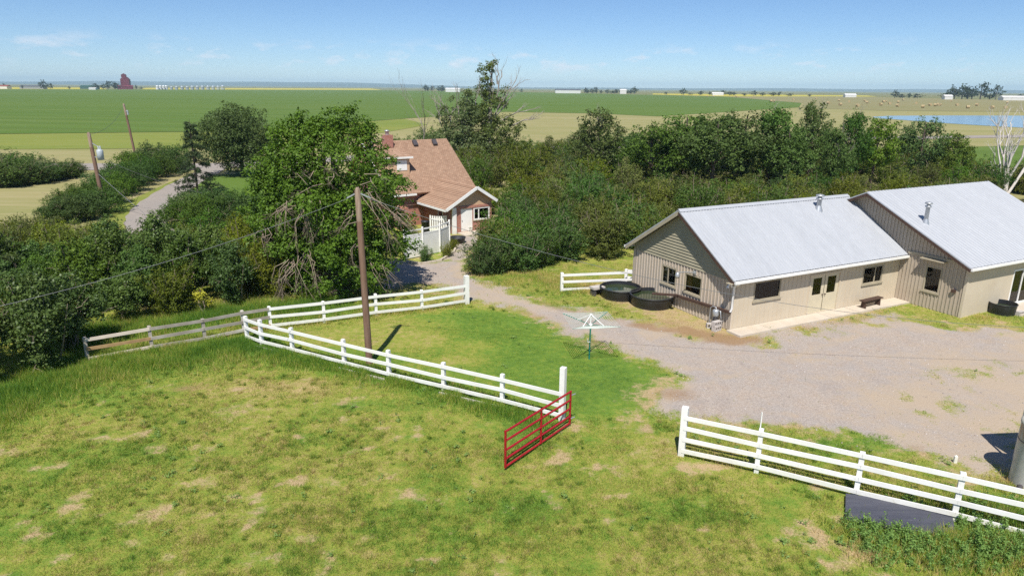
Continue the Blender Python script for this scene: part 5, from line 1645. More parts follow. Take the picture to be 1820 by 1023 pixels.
def where_left(c):
    w = np.array([c[0], c[1], -CAM_H]); px = 910 + FPX * (w @ _r) / (w @ _f)
    nm = [t for lim, t in LZ if px >= lim or lim == 0][-1]
    return ('front row ' if sdf(left_thicket, np.array([c[0]]), np.array([c[1]]))[0] > -2.2 and c[1] < 42 else '') + nm


for c in scatter(left_thicket, 2.05, rg, (), 0):
    u = c[0] / max(c[1], 1)
    br = (c[1] < 40 and u < -0.42 and rg.random() < 0.85)
    dark = (not br) and rg.random() < 0.16
    pr = BR[rg.integers(2)] if br else (DK[rg.integers(3)] if dark else OL[rg.integers(4)])
    s = rg.uniform(0.8, 1.1)
    hz = rg.uniform(0.8, 1.15)
    if c[1] > 46: hz *= 0.85
    wl = where_left(c)
    place_shrub(pr, (c[0], c[1], -0.05), (s, s, s * hz), rg.uniform(0, 6.28),
                ('glossy bush ' if br else 'dark bush ' if dark else 'olive shrub ') + wl,
                ('broad-leaved bushes ' if br else 'dark bushes ' if dark else 'olive shrubs ') + wl)
for i, (px, py, s) in enumerate(((258, 474, 0.72), (286, 484, 0.72), (268, 496, 0.8), (300, 466, 0.66), (238, 462, 0.7))):
    p = G(px, py); place_shrub(OL[i % 4], (p[0], p[1], -0.05), s, i * 1.9, 'olive green feathery shrub in front of the lower end of the curved drive', 'shrubs below the curved drive')
for i, (px, py, s, hz) in enumerate(((108, 396, .95, 1.0), (132, 393, 1.0, 1.0), (160, 388, 1.0, 1.1), (184, 379, 1.0, 1.1), (120, 376, 1.0, 1.0), (150, 368, 1.05, 1.0), (182, 362, 1.05, 1.1), (204, 361, 1.0, 1.1), (214, 347, 1.05, 1.1), (182, 347, 1.1, 1.1), (230, 340, 1.1, 1.15), (246, 330, 1.1, 1.15), (214, 330, 1.15, 1.1), (263, 322, 1.15, 1.2), (286, 314, 1.15, 1.2), (252, 311, 1.25, 1.2), (301, 307, 1.2, 1.25), (318, 302, 1.2, 1.3), (280, 301, 1.3, 1.3), (236, 316, 1.25, 1.2))):
    p = G(px, py); place_shrub(HG[i % 2], (p[0], p[1], -0.05), (s, s, s * hz), i * 1.1, 'rounded hedge bush outside the drive, ' + ('left of the transformer pole' if px < 165 else 'just behind the transformer pole' if px < 212 else 'at the bend' if px < 240 and py > 325 else 'around the far utility pole' if px < 270 else 'nearest the thin spruce'), 'hedge outside the curved drive', 'hedge')
for i, (px, py, s) in enumerate(((318, 404, 0.95), (335, 390, 1.0), (352, 404, 1.1), (362, 384, 1.0), (388, 402, 1.1), (396, 386, 1.05), (424, 402, 1.1), (438, 390, 1.1), (462, 404, 1.1))):
    p = G(px, py); place_shrub(HG[i % 2], (p[0], p[1], -0.05), (s, s, s * 1.1), i * 1.7, 'rounded hedge bush between the curved drive and the big tree', 'hedge inside the curved drive', 'hedge')
for i, (px, py, s) in enumerate(((-30, 330, 2.0), (5, 332, 1.7), (35, 330, 1.5), (62, 326, 1.4), (88, 322, 1.3), (112, 318, 1.25), (132, 314, 1.1), (20, 316, 1.7), (50, 312, 1.5))):
    p = G(px, py); place_shrub(DK[i % 3], (p[0], p[1], -0.05), (s, s, s * 0.62), i * 2.1, 'dark bush in the row by the road at the left edge', 'roadside bushes at the left edge')
for i, (px, py, s, m_) in enumerate(((755, 464, 0.36, DK), (795, 456, 0.32, OL), (806, 442, 0.25, OL), (728, 436, 0.5, DK))):
    p = G(px, py); place_shrub(m_[i % 3], (p[0], p[1], 0), s, i * 2.0, ('round dark shrub against the white privacy fence', 'yellowish low shrub in the curved flower bed', 'small shrub beside the black tub in the flower bed', 'shrub in the shade behind the white privacy fence')[i], 'shrubs of the flower bed')
for i, (px, py, s) in enumerate(((1640, 348, 1.2), (1672, 340, 1.3), (1700, 350, 1.25), (1728, 338, 1.2), (1752, 352, 1.3), (1772, 336, 1.0), (1806, 340, 1.1), (1826, 346, 1.2), (1850, 360, 1.3), (1715, 326, 1.1), (1690, 322, 1.1))):
    p = G(px, py); place_shrub((OL + DK)[(i * 3) % 7], (p[0], p[1], -0.05), s, i * 1.9, 'leafy bush behind the tall shed roof at the right edge', 'bushes behind the tall shed')
# dead-centre bush hiding the garage window's lower half
for i, (px, py, s, z) in enumerate(((864, 474, 0.9, 0.95), (904, 470, 1.0, 1.0), (893, 450, 0.9, .9), (858, 486, 0.8, 0.85), (930, 480, 0.9, 0.9), (888, 482, 0.9, 0.9))):
    p = G(px, py); place_shrub(DK[i % 3], (p[0], p[1], -0.05), (s, s, s * z), i * 1.3, 'dense dark bush at the bend of the drive opposite the garage', 'bushes at the bend of the drive')
yp = G(362, 556)
ys = shrub_proto(0.9, 1.3, 700, 0.1, M['leaf_yellow'], 190, k=8, stems=3)
place_shrub(ys, (yp[0], yp[1], 0), 1.0, 0, 'small bright yellow sapling behind the grey part of the rail fence', None)


def make_tree(name, base, h, w, z0, n, leaf, mat, seed, label, cat='tree', group=None, k=36, r=0.22, rfrac=0.19, bark=None, lean=(0, 0), dead=0, sprig_r=0.25, clumps=None, hollow=0.35, nl=14):
    rng = np.random.default_rng(seed)
    t = empty(name, base, 0, label, cat, group)
    cl_ = clumps if clumps is not None else crown_clumps(rng, w, h, z0, k, rfrac, hollow=hollow)
    cl_ = [(c[0] + lean[0] * c[2] / h, c[1] + lean[1] * c[2] / h, c[2], c[3]) for c in cl_]
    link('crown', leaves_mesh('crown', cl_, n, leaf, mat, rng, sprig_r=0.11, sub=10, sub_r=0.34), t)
    mb = MB()
    idx = rng.permutation(len(cl_))[:nl]
    limbs(mb, (0, 0, -0.3), (lean[0], lean[1], h * 0.88), r, [cl_[i] for i in idx], rng, wob=0.25)
    mb.build('trunk', bark or M['bark'], t)
    if dead:
        mb = MB()
        for _ in range(dead):
            c = np.array(cl_[rng.integers(len(cl_))][:3]); c0 = np.array([lean[0] * 0.5, lean[1] * 0.5, c[2] * 0.7])
            bare_branches(mb, c0 + (c - c0) * 0.6, (c - c0) + np.array([0, 0, 0.5]), w * 0.2, 0.05, 2, rng, 0.45)
        mb.build('dead_branch', M['pale_bark'], t)['kind'] = 'stuff'
    return t


# ---- the big drooping tree
TY = 38.5
TB = G(598, 522)
hero = empty('tree', TB, 0, 'big leafy tree with hanging dead branches behind the rail fence and the lone pole', 'tree')
spec = [(520, 245, 1.3, 0), (600, 228, 1.2, 0), (632, 218, 1.0, .4), (562, 252, 1.3, -.6), (490, 285, 1.2, 0), (645, 250, 1.2, .5), (688, 305, 1.0, 0), (706, 335, 0.9, -.5), (655, 262, 1.0, .8), (478, 345, 1.1, .3), (538, 305, 1.5, -1.6), (610, 290, 1.6, -2.0),
        (672, 335, 1.4, -1.8), (712, 375, .85, -.6), (498, 400, 1.1, -1), (560, 370, 1.5, -2.6), (628, 385, 1.5, -2.8), (700, 420, 1.0, -1.4), (490, 455, .9, -1), (580, 440, 1.3, -2.8), (590, 490, 1.2, -2.7), (602, 520, .7, -2.4), (640, 470, 1.2, -2.6), (690, 465, 1.0, -1.8),
        (680, 505, .6, -1.2), (725, 440, .7, -.8), (540, 470, .8, -1.5), (500, 500, .7, -1.2), (560, 525, .6, -2.0), (470, 300, .8, .2), (462, 370, .7, .2), (505, 330, 1.0, -1), (722, 400, .55, 0), (530, 220, .8, .3), (575, 218, .8, .2), (520, 440, 1.0, -.6), (500, 470, .8, -.8), (535, 500, .8, -1.2), (625, 430, 1.2, -2.2), (655, 400, 1.2, -2.0), (670, 440, 1.0, -1.6), (655, 500, .9, -1.8), (470, 420, .7, -.4), (458, 335, .85, 0), (452, 380, .8, 0), (462, 430, .75, -.3), (480, 400, 1.0, -.8), (455, 300, .7, .3)]
cls = []
for px, py, r_, dy in spec:
    p = at(px, py, TY + dy) - TB
    cls.append((p[0], p[1], p[2], r_))
rh = np.random.default_rng(42)
for px, py, r_, dy in spec:                             # the far side of the crown
    if rh.random() < 0.85:
        p = at(px, py, TY + 0.5 - dy * 0.35) - TB
        cls.append((p[0] * 0.85, p[1], max(p[2] * 0.95, 1.0), r_ * 1.05))
for _k in range(16):                                     # the shaded heart of the crown
    cls.append((rh.normal() * 1.6, rh.normal() * 0.8, rh.uniform(2.2, 7.5), 1.3))
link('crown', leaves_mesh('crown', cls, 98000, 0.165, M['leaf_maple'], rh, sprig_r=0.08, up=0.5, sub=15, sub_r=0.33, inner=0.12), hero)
mb = MB(); limbs(mb, (0, 0, -0.3), (0.2, 0, 8.2), 0.42, [cls[i] for i in range(0, 35, 2)], rh, wob=0.4, rlimb=0.16); mb.build('trunk', M['bark'], hero)
mb = MB()
for (x0, y0, x1, y1, dy, nn) in ((515, 362, 500, 398, -2.6, 16), (545, 372, 560, 425, -3.3, 22), (512, 470, 500, 515, -2.4, 18), (545, 455, 548, 510, -2.8, 14), (662, 345, 705, 420, -3.4, 10), (650, 322, 690, 345, -3.3, 6), (672, 465, 690, 510, -2.6, 12), (622, 385, 615, 420, -3.6, 8), (470, 415, 478, 440, -1.8, 10), (560, 325, 540, 320, -3.2, 8), (640, 440, 640, 480, -3.4, 8), (700, 380, 728, 412, -2.4, 10), (590, 312, 575, 322, -3.2, 6)):
    a = at(x0, y0, TY + dy) - TB; b = at(x1, y1, TY + dy - 0.3) - TB
    for _ in range(max(3, int(nn * 0.6))):
        s0 = a + rh.normal(size=3) * np.array([0.3, 0.2, 0.2]) + np.array([0, 0.12, 0.1])
        e0 = a + (b - a) * rh.uniform(0.45, 1.15) + rh.normal(size=3) * np.array([0.42, 0.3, 0.3])
        m0 = (s0 + e0) / 2 + np.array([rh.normal() * 0.2, -0.2, rh.uniform(0.05, 0.4)])
        mb.tube([s0, m0, e0], [0.026, 0.018, 0.007], 4, cap=False)
        for _k in range(rh.integers(2, 6)):
            f_ = rh.uniform(0.3, 0.95); p0 = m0 + (e0 - m0) * f_
            p1 = p0 + (e0 - m0) * rh.uniform(0.25, 0.6) + rh.normal(size=3) * 0.2
            mb.tube([p0, (p0 + p1) / 2 + rh.normal(size=3) * 0.05, p1], [0.009, 0.007, 0.003], 3, cap=False)
            p2 = p1 + rh.normal(size=3) * 0.16 + np.array([0, 0, -0.08])
            mb.tube([(p0 + p1) / 2, p2], [0.006, 0.003], 3, cap=False)
o = mb.build('dead_branch', M['dead_twig'], hero); o['kind'] = 'stuff'

# ---- trees by the drive
LB = G(432, 312)
make_tree('tree', LB, 9.0, 11.0, 0.8, 36000, 0.24, M['leaf_dark'], 301, 'round dark tree on the mown lawn beside the curved drive', k=64, r=0.28, rfrac=0.19, clumps=None)
SB = G(352, 345)
sp_h = height_at(SB, 212)
rs = np.random.default_rng(77)
spruce = empty('spruce', SB, 0, 'thin ragged spruce tree at the edge of the curved drive', 'tree')
pts = []; nr_ = []
mbb = MB(); mbb.tube([(0, 0, -0.2), (0, 0, sp_h * 0.5), (0, 0, sp_h)], [0.13, 0.09, 0.02], 7)
scl = []
for k in range(60):
    z = 0.6 + (sp_h - 0.7) * (k / 60) + rs.normal() * 0.1
    rr = (2.5 * (1 - z / sp_h) + 0.35) * rs.uniform(0.6, 1.15); a_ = k * 2.4 + rs.normal() * 0.3
    e0 = np.array([rr * math.cos(a_), rr * math.sin(a_), z - rr * 0.25])
    mbb.tube([(0, 0, z), e0], [0.03, 0.01], 4, cap=False)
    for f_ in (0.5, 0.75, 1.0):
        scl.append((e0[0] * f_, e0[1] * f_, z - rr * 0.25 * f_ - 0.05, 0.2 + 0.16 * rr * f_ * 0.5))
link('crown', leaves_mesh('crown', scl, 14000, 0.19, M['leaf_spruce'], rs, sprig_r=0.06, up=0.2, flat=0.5, aspect=0.3, sub=3, sub_r=0.7), spruce)
mbb.build('trunk', M['bark'], spruce)

# ---- poplars and dead trees behind the house
def px_tree(name, base, spec, Y, n, leaf, mat, seed, label, bark, group=None, dead=0, r=0.25, top=None):
    rng = np.random.default_rng(seed)
    t = empty(name, base, 0, label, 'tree', group)
    c_ = []
    for px, py, rr in spec:
        for dd in (-1.25, 1.15):
            p = at(px, py, Y + dd * rr) - base
            c_.append((p[0], p[1], p[2], rr))
    link('crown', leaves_mesh('crown', c_, n, leaf, mat, rng, sprig_r=0.13, sub=8, sub_r=0.34, inner=0.22), t)
    mb = MB(); tp = at(*top, Y) - base
    limbs(mb, (0, 0, -0.3), tp, r, c_[::3], rng, wob=0.5, rlimb=0.12); mb.build('trunk', bark, t)
    return t, c_, rng


PB = G(868, 300); PY = PB[1]
pop, pc, prg = px_tree('poplar', PB, [(872, 118, .9), (860, 125, .8), (878, 112, .6), (866, 145, 1.1), (856, 160, .9), (870, 170, 1.2), (882, 180, 1.0), (862, 195, 1.4), (898, 160, .7), (895, 185, .8), (845, 205, 1.5), (868, 220, 1.9), (890, 230, 1.6), (850, 240, 2.0), (880, 255, 2.2), (905, 215, .9), (918, 235, .9), (926, 222, .7), (915, 260, 1.6), (862, 270, 2.4), (900, 280, 2.2)], PY, 20000, 0.26, M['leaf_poplar'], 401,
                       'tall ragged poplar rising above the horizon behind the house', M['pale_bark'], r=0.32, top=(874, 108))
mb = MB()
for (x0, y0, x1, y1, l) in ((880, 205, 905, 150, 4.0), (882, 175, 890, 120, 3.6), (878, 210, 918, 170, 4.4), (884, 150, 886, 108, 2.6), (890, 215, 935, 190, 4.2), (905, 225, 945, 205, 3.4), (888, 190, 920, 135, 4.0), (870, 190, 846, 150, 2.6)):
    a = at(x0, y0, PY - 0.6) - PB; b = at(x1, y1, PY - 0.6) - PB
    bare_branches(mb, a, b - a, l * 0.62, 0.11, 3, prg, 0.33)
mb.build('dead_branch', M['pale_bark'], pop)['kind'] = 'stuff'
PB2 = G(815, 302); PY2 = PB2[1]
pop2, pc2, prg2 = px_tree('poplar', PB2, [(830, 165, .7), (835, 178, 1.2), (826, 190, 1.3), (815, 205, 1.3), (838, 205, 1.6), (800, 215, 1.1), (790, 195, .7), (780, 205, .6), (803, 175, .5), (810, 235, 1.9), (830, 230, 1.9), (790, 240, 1.4), (820, 262, 2.2), (795, 262, 1.7), (840, 262, 2.2), (770, 250, 1.0), (785, 270, 1.8)], PY2, 19000, 0.26, M['leaf_poplar'], 402,
                          'broad leafy poplar with pale twigs just behind the house ridge', M['pale_bark'], r=0.26, top=(830, 175))
mb = MB()
for (x0, y0, x1, y1, l) in ((795, 235, 772, 170, 4.2), (800, 225, 795, 172, 3.8), (815, 210, 808, 160, 3.4), (785, 225, 770, 180, 3.0), (845, 190, 850, 150, 3.0)):
    a = at(x0, y0, PY2 - 0.6) - PB2; b = at(x1, y1, PY2 - 0.6) - PB2
    bare_branches(mb, a, b - a, l * 0.62, 0.1, 3, prg2, 0.35)
mb.build('dead_branch', M['pale_bark'], pop2)['kind'] = 'stuff'
DB = G(752, 298)
dt = empty('dead_tree', DB, 0, 'thin bare dead tree behind the chimney end of the house roof', 'tree')
mb = MB(); rd = np.random.default_rng(9)
bare_branches(mb, np.array([0, 0, -0.2]), (0.0, 0, 1), 5.2, 0.13, 4, rd, 0.3); mb.build('trunk', M['pale_bark'], dt)
for i, (px, py, s) in enumerate(((755, 285, 1.5), (775, 284, 1.7), (740, 282, 1.2), (720, 280, 1.1), (700, 280, 1.1))):
    p = G(px, py); place_shrub(DK[i % 3], (p[0], p[1], -0.1), s, i * 1.3, 'dark bush showing over the house ridge below the poplars', 'bushes behind the house')

# ---- the tree belt
BELT = [make_tree('tree', (0, 0, 0), 9.5, 7.5, 1.8, 9500, 0.26, M[m_], 500 + i, 'x', k=44, rfrac=0.17, r=0.24, hollow=0.45, sprig_r=0.26, dead=dd) for i, (m_, dd) in enumerate((('leaf_dark', 0), ('leaf_maple', 0), ('leaf_dark', 3), ('leaf_poplar', 4)))]
belt = [(1060, 192, 330, 3, 7.0), (1118, 235, 332, 2, 6.5), (1155, 208, 345, 0, 8.0), (1212, 190, 342, 1, 8.6), (1262, 192, 350, 0, 8.4), (1312, 186, 342, 0, 9.0), (1360, 190, 345, 2, 7.2), (1392, 218, 352, 1, 6.0), (1432, 180, 338, 3, 5.4), (1470, 226, 350, 2, 4.6), (1500, 198, 342, 2, 5.0), (1545, 197, 338, 1, 5.4), (1626, 198, 336, 0, 5.6), (1684, 226, 338, 1, 5.0)]
ordn = ['first', 'second', 'third', 'fourth', 'fifth', 'sixth', 'seventh', 'eighth', 'ninth', 'tenth', 'eleventh', 'twelfth', 'thirteenth', 'fourteenth', 'fifteenth', 'sixteenth', 'seventeenth']
used = set()
for i, (px, ty, by, kind, w) in enumerate(belt):
    b = G(px, by); h = height_at(b, ty)
    look = ('dense dark', 'bright leafy', 'dark gappy', 'sparse pale-limbed')[kind]
    lab = f'{look} tree, {ordn[i]} from the left in the belt behind the sheds'
    sc = (w / 7.5, w / 7.5, h / 9.5)
    if kind in used:
        copy_tree(BELT[kind], b, i * 1.37, sc, lab, 'trees of the belt behind the sheds')
    else:
        used.add(kind); o = BELT[kind]
        o.location = tuple(b); o.rotation_euler = (0, 0, i * 1.37); o.scale = sc; o['label'] = lab; o['group'] = 'trees of the belt behind the sheds'
for k_ in range(4):
    if k_ not in used:
        for ch in list(BELT[k_].children): bpy.data.objects.remove(ch)
        bpy.data.objects.remove(BELT[k_])
WB = G(1786, 350)
wt = empty('dead_tree', WB, 0, 'bare white-barked dead tree above the second shed roof at the right edge', 'tree')
mb = MB(); rw = np.random.default_rng(23)
for dx, l in ((-0.45, 3.9), (0.15, 4.7), (0.42, 4.3), (-0.1, 5.0), (-0.25, 4.2)):
    bare_branches(mb, np.array([0, 0, -0.2]), (dx, rw.normal() * 0.2, 1), l, 0.19, 4, rw, 0.27)
mb.build('trunk', M['white_bark'], wt)

# ------------------------------------------------------------------ far farms
def far_box(name, px, py, w, d, h, roof, wall, label, cat, rz=0.0, rh_=2.5, group=None):
    p = G(px, py)
    t = empty(name, p, rz, label, cat, group)
    mb = MB(); mb.span(-w / 2, w / 2, -d / 2, d / 2, 0, h); mb.build('wall', wall, t)
    mb = MB(); mb.prism([(-w / 2 - .4, -d / 2 - .4, h), (-w / 2 - .4, d / 2 + .4, h), (-w / 2 - .4, 0, h + rh_)], (w + .8, 0, 0)); mb.build('roof', roof, t)
    return t


far_box('farm_building', 4, 158.0, 30, 14, 5, M['far_redroof'], M['far_wall'], 'distant red-roofed farm building at the left edge of the horizon', 'building')
far_box('farm_building', 60, 158.2, 50, 14, 5, M['far_roof'], plain('far_grey_wall', (0.3, 0.32, 0.34), 0.8), 'long grey distant shed left of the dark horizon tree', 'building')
far_box('farm_building', 160, 158.6, 36, 14, 6, M['far_greenroof'], plain('far_green_wall', (0.06, 0.13, 0.12), 0.8), 'dark green distant shed on the horizon left of the elevator', 'building')
far_box('farm_building', 166, 159.6, 14, 8, 3.5, M['far_wall'], M['far_wall'], 'small white hut before the dark green distant shed', 'building', rh_=1)
E0 = G(225, 158.8)
el = empty('grain_elevator', E0, 0.3, 'tall maroon wooden grain elevator on the left horizon', 'grain elevator')
mb = MB(); mb.span(-9, 9, -8, 8, 0, 22); mb.prism([(-9, -8, 22), (9, -8, 22), (4.5, -8, 27), (-4.5, -8, 27)], (0, 16, 0)); mb.build('body', M['elevator'], el)
mb = MB(); mb.span(-7, 3, -4, 4, 27.01, 32); mb.prism([(-7, -4.3, 32), (3, -4.3, 32), (-2, -4.3, 35)], (0, 8.6, 0)); mb.build('cupola', M['elevator'], el)
mb = MB(); mb.span(-16, 16, -14, -8.01, 0, 6); mb.prism([(-16.5, -14.5, 6), (-16.5, -8.02, 6), (-16.5, -8.02, 9)], (33, 0, 0)); mb.build('annexe', M['elevator'], el)


def bin_proto(r, h, mat, label, group):
    t = empty('grain_bin', (0, 0, 0), 0, label, 'grain bin', group)
    mb = MB(); mb.lathe([(r, 0), (r, h), (r * 1.02, h + 0.1)], (0, 0, 0), 18); mb.build('shell', mat, t)
    mb = MB(); mb.lathe([(r * 1.03, h), (r * 0.2, h + r * 0.55), (r * 0.2, h + r * 0.6), (0, h + r * 0.65)], (0, 0, 0), 18); mb.build('roof', mat, t)
    return t


bw = bin_proto(3.4, 7.5, M['bin_white'], 'white distant grain bin at the left end of the row on the horizon', 'white grain bins')
for i, px in enumerate((280, 285.5, 291, 296)):
    p = G(px, 159.2)
    if i == 0: bw.location = tuple(p)
    else: copy_tree(bw, p)
bs = bin_proto(4.2, 6.5, M['bin_metal'], 'silver distant grain bin in the long row on the horizon', 'silver grain bins')
for i, (px, s) in enumerate(((305, .8), (314, .85), (324, .9), (333, .9), (342, 1), (351, 1), (360, 1.05), (370, 1.05), (379, 1.05), (388, 1.05), (396, 1.2))):
    p = G(px, 159.3)
    if i == 0: bs.location = tuple(p); bs.scale = (s, s, s)
    else: copy_tree(bs, p, 0, s)
FT = [make_tree('far_tree', (0, 0, 0), 16, 13, 1, 900, 1.5, M['leaf_far'], 700 + i, 'x', k=14, rfrac=0.24, r=0.5, nl=4, sprig_r=0.9) for i in range(2)]
ftl = [(78, 158.6, 20, 1, 'dark round tree on the left horizon above the long grey shed'), (92, 158.6, 12, .7, None), (38, 158.4, 12, .5, None), (9, 158.0, 10, .5, None), (125, 158.8, 9, .6, None), (168, 158.9, 12, 1.3, None), (185, 159, 15, .9, None), (193, 159, 20, 1, None), (202, 159, 17, 1, None), (211, 159, 20, 1, None), (243, 159.2, 9, .8, None), (249, 159.2, 10, .6, None),
       (758, 162.5, 16, 1, None), (768, 162.5, 18, 1, None), (778, 162.5, 16, .9, None), (790, 162.5, 17, 1, None), (799, 162.7, 15, 1, None), (925, 164.5, 8, .8, None), (1030, 166, 9, 1.1, None), (1040, 166, 12, .9, None), (1052, 166.2, 14, 1, None), (1062, 166.2, 16, .9, None), (1078, 166.5, 10, 1.2, None), (1093, 166.5, 14, 1, None), (1104, 166.7, 10, 1, None), (1116, 166.8, 12, 1, None), (1128, 167, 14, 1.1, None),
       (1185, 168.5, 8, 1.2, None), (1212, 169, 14, .9, None), (1245, 169.5, 9, 1.3, None), (1262, 169.5, 10, 1, None), (1284, 169.7, 9, 1.2, None), (1306, 170.2, 11, 1, None), (1340, 170.6, 9, 1.4, None), (1372, 171, 10, 1.2, None), (1386, 171, 9, 1, None),
       (1590, 174.5, 14, .8, None), (1602, 174.6, 9, 1.4, None), (1618, 174.8, 8, 1.4, None), (1678, 176.2, 16, .9, None), (1688, 176.2, 19, .9, None), (1698, 176.3, 22, .9, None), (1708, 176.4, 24, .9, None), (1718, 176.5, 22, 1, None), (1729, 176.6, 25, 1, None), (1740, 176.8, 24, 1, None), (1758, 177, 14, 1, None), (1771, 177.2, 20, 1, None), (1812, 177.6, 12, 1, None),
       (1045, 166.1, 9, 1.3, None), (1070, 166.4, 9, 1.4, None), (1085, 166.5, 8, 1.3, None), (1122, 167, 9, 1.4, None), (1228, 169.2, 7, 1.6, None), (1295, 170, 7, 1.6, None), (1325, 170.5, 7, 1.8, None), (1356, 170.8, 7, 1.6, None), (1400, 171.2, 6, 1.8, None), (1440, 171.8, 6, 1.8, None), (1630, 175, 7, 1.8, None), (783, 162.6, 12, 1.2, None), (763, 162.5, 11, 1.2, None)]
for i, (px, py, h, wr, lab) in enumerate(ftl):
    b = G(px + 2.2 * math.sin(i * 4.1), py); k_ = i % 2
    lab = lab or ('dark distant tree in the farmstead beside the grain elevator' if px < 260 else 'dark distant tree in the farmstead seen past the poplars' if px < 930 else 'dark distant tree on the horizon beyond the green crop field' if px < 1500 else 'dark distant tree in the farmstead on the right horizon')
    grp = None if px == 78 else ('far trees by the elevator' if px < 260 else 'far trees past the poplars' if px < 930 else 'far trees beyond the crop field' if px < 1500 else 'far trees of the right farmstead')
    sc = (h / 16 * wr * (1.7 if h < 15 else 1.15), h / 16 * wr, h / 16 * (0.9 + 0.25 * math.sin(i * 2.7)))
    if i < 2:
        o = FT[k_]; o.location = tuple(b); o.scale = sc; o['label'] = lab
        if grp: o['group'] = grp
    else:
        o = copy_tree(FT[k_], b, i * 1.1, sc, lab, grp)
far_box('farm_building', 805, 163.8, 34, 12, 7, M['far_wall'], M['far_wall'], 'white distant house beside the farmstead trees past the poplars', 'building')
far_box('farm_building', 1009, 166, 58, 14, 7, M['far_roof'], M['far_wall'], 'long white distant barn with dark roof beyond the green crop field', 'building')
far_box('farm_building', 1107, 167, 14, 9, 8, M['far_wall'], M['far_wall'], 'small white distant house among trees beyond the green crop field', 'building')
far_box('farm_building', 1275, 169.8, 22, 9, 3.5, M['far_wall'], M['far_wall'], 'pale distant shed on the horizon above the tree belt', 'building')
far_box('farm_building', 1510, 173, 20, 9, 4, M['far_wall'], M['far_wall'], 'white distant shed between the two right-hand farmsteads', 'building')
far_box('farm_building', 1683, 177, 12, 8, 4.5, M['far_wall'], M['far_wall'], 'white distant house below the conifers on the right horizon', 'building')
far_box('farm_building', 1800, 178.6, 36, 12, 4, M['far_wall'], M['far_wall'], 'long white distant barn at the right end of the horizon', 'building')
# bales
bm = MB()
bm.tube([(-0.85, 0, 0.95), (0.85, 0, 0.95)], 0.95, 14)
bale0 = bm.build('hay_bale', M['hay'])
bl = [(1370, 181.5), (1375, 181.5), (1410, 178), (1472, 185), (1491, 180), (1493, 188), (1509, 182.5), (1537, 181), (1541, 184), (1570, 182.5), (1574, 182), (1581, 186), (1595, 190), (1596, 183), (1565, 188), (1628, 185.5), (1653, 188.5), (1662, 189), (1666, 188), (1670, 188.5), (1701, 188.5), (1736, 188.5), (1720, 193), (1763, 193.5), (1787, 193.5), (1524, 190), (1790, 184), (1605, 179), (1690, 181),
      (1237, 171.8), (1257, 172.6), (1268, 172.4), (1308, 172.7), (1340, 173.3), (1450, 176), (1640, 192)]
for i, (px, py) in enumerate(bl):
    p = G(px, py)
    o = bale0 if i == 0 else bale0.copy()
    if i: COL.objects.link(o)
    o.location = (p[0], p[1], 0.06); o.rotation_euler = (0, 0, i * 0.7); o.scale = (1.15,) * 3
    tag(o, 'round straw-coloured hay bale out on the stubble field', 'hay bale', 'hay bales on the stubble field')


# ------------------------------------------------------------------ grass
def sample_grid(a, x, y):
    u = np.clip((x - GX0) / GS, 0, GXX.shape[1] - 1.001); w = np.clip((y - GY0) / GS, 0, GXX.shape[0] - 1.001)
    i, j = u.astype(int), w.astype(int); fu, fw = u - i, w - j
    return (a[j, i] * (1 - fu) + a[j, i + 1] * fu) * (1 - fw) + (a[j + 1, i] * (1 - fu) + a[j + 1, i + 1] * fu) * fw


def blades(name, x, y, h, w, rng, bend=0.5, mat=None, extra=None):
    n = len(x)
    z = sample_grid(zz, x, y)
    a = rng.random(n) * 2 * np.pi
    side = np.stack([np.cos(a), np.sin(a), np.zeros(n)], 1) * (w / 2)[:, None]
    b = rng.random(n) * 2 * np.pi
    tip = np.stack([np.cos(b), np.sin(b), np.zeros(n)], 1) * (h * bend * (0.3 + rng.random(n)))[:, None] + np.array([0, 0, 1]) * h[:, None]
    base = np.stack([x, y, z - 0.01], 1)
    v = np.stack([base - side, base + side, base + tip], 1).reshape(-1, 3)
    f = np.arange(3 * n).reshape(-1, 3)
    g = np.repeat(sample_grid(green, x, y) + (extra if extra is not None else 0), 3); d = np.repeat(sample_grid(dry, x, y), 3)
    me = mesh_np(name, v, f, mat or M['blade'], {'green': ('POINT', g), 'dry': ('POINT', d), 'rnd': ('POINT', np.repeat(rng.random(n), 3))})
    return link(name, me)


rb = np.random.default_rng(2024)
N = 900000
rr = np.exp(rb.uniform(math.log(11.5), math.log(46), N)); th = rb.uniform(-0.74, 0.72, N)
bx_, by_ = rr * np.sin(th), rr * np.cos(th)
ok = (bx_ > GX0) & (bx_ < GX1) & (by_ > GY0) & (by_ < GY1)
gv, dv, sv = sample_grid(grav, bx_, by_), sample_grid(dry, bx_, by_), sample_grid(soil, bx_, by_)
lv, il = sample_grid(lushm, bx_, by_), sample_grid(inlawn, bx_, by_)
keep = ok & (rb.random(N) > np.clip(gv * 1.6 - 0.15, 0, 0.995)) & (rb.random(N) > np.clip(dv * 0.75, 0, 0.7)) & (rb.random(N) > sv * 0.8)
for fp in foot:
    keep &= sdf(fp, bx_, by_) > 0.15
keep &= sdf([q[:2] for q in bq], bx_, by_) > 0.0
keep &= sdf([barn(-.3, -1.0)[:2], barn(12.7, -1.0)[:2], barn(12.7, 0)[:2], barn(-.3, 0)[:2]], bx_, by_) > 0
bx_, by_, rr, lv, il, dv = (q[keep] for q in (bx_, by_, rr, lv, il, dv))
clump = fbm(bx_, by_, 88, 4, 1.1)
hh_ = (0.03 + 0.075 * np.clip(clump * 1.6 - 0.3, 0, 1)) * (1 - 0.45 * il) + 0.05 * np.clip(lv, 0, 1)
hh_ *= 0.6 + 0.8 * rb.random(len(bx_))
tag(blades('pasture_grass', bx_, by_, hh_, 0.0006 * rr * (0.7 + 0.6 * rb.random(len(bx_))), rb, 0.8), 'short green and yellow grass over pasture and lawn', 'grass', kind='stuff')

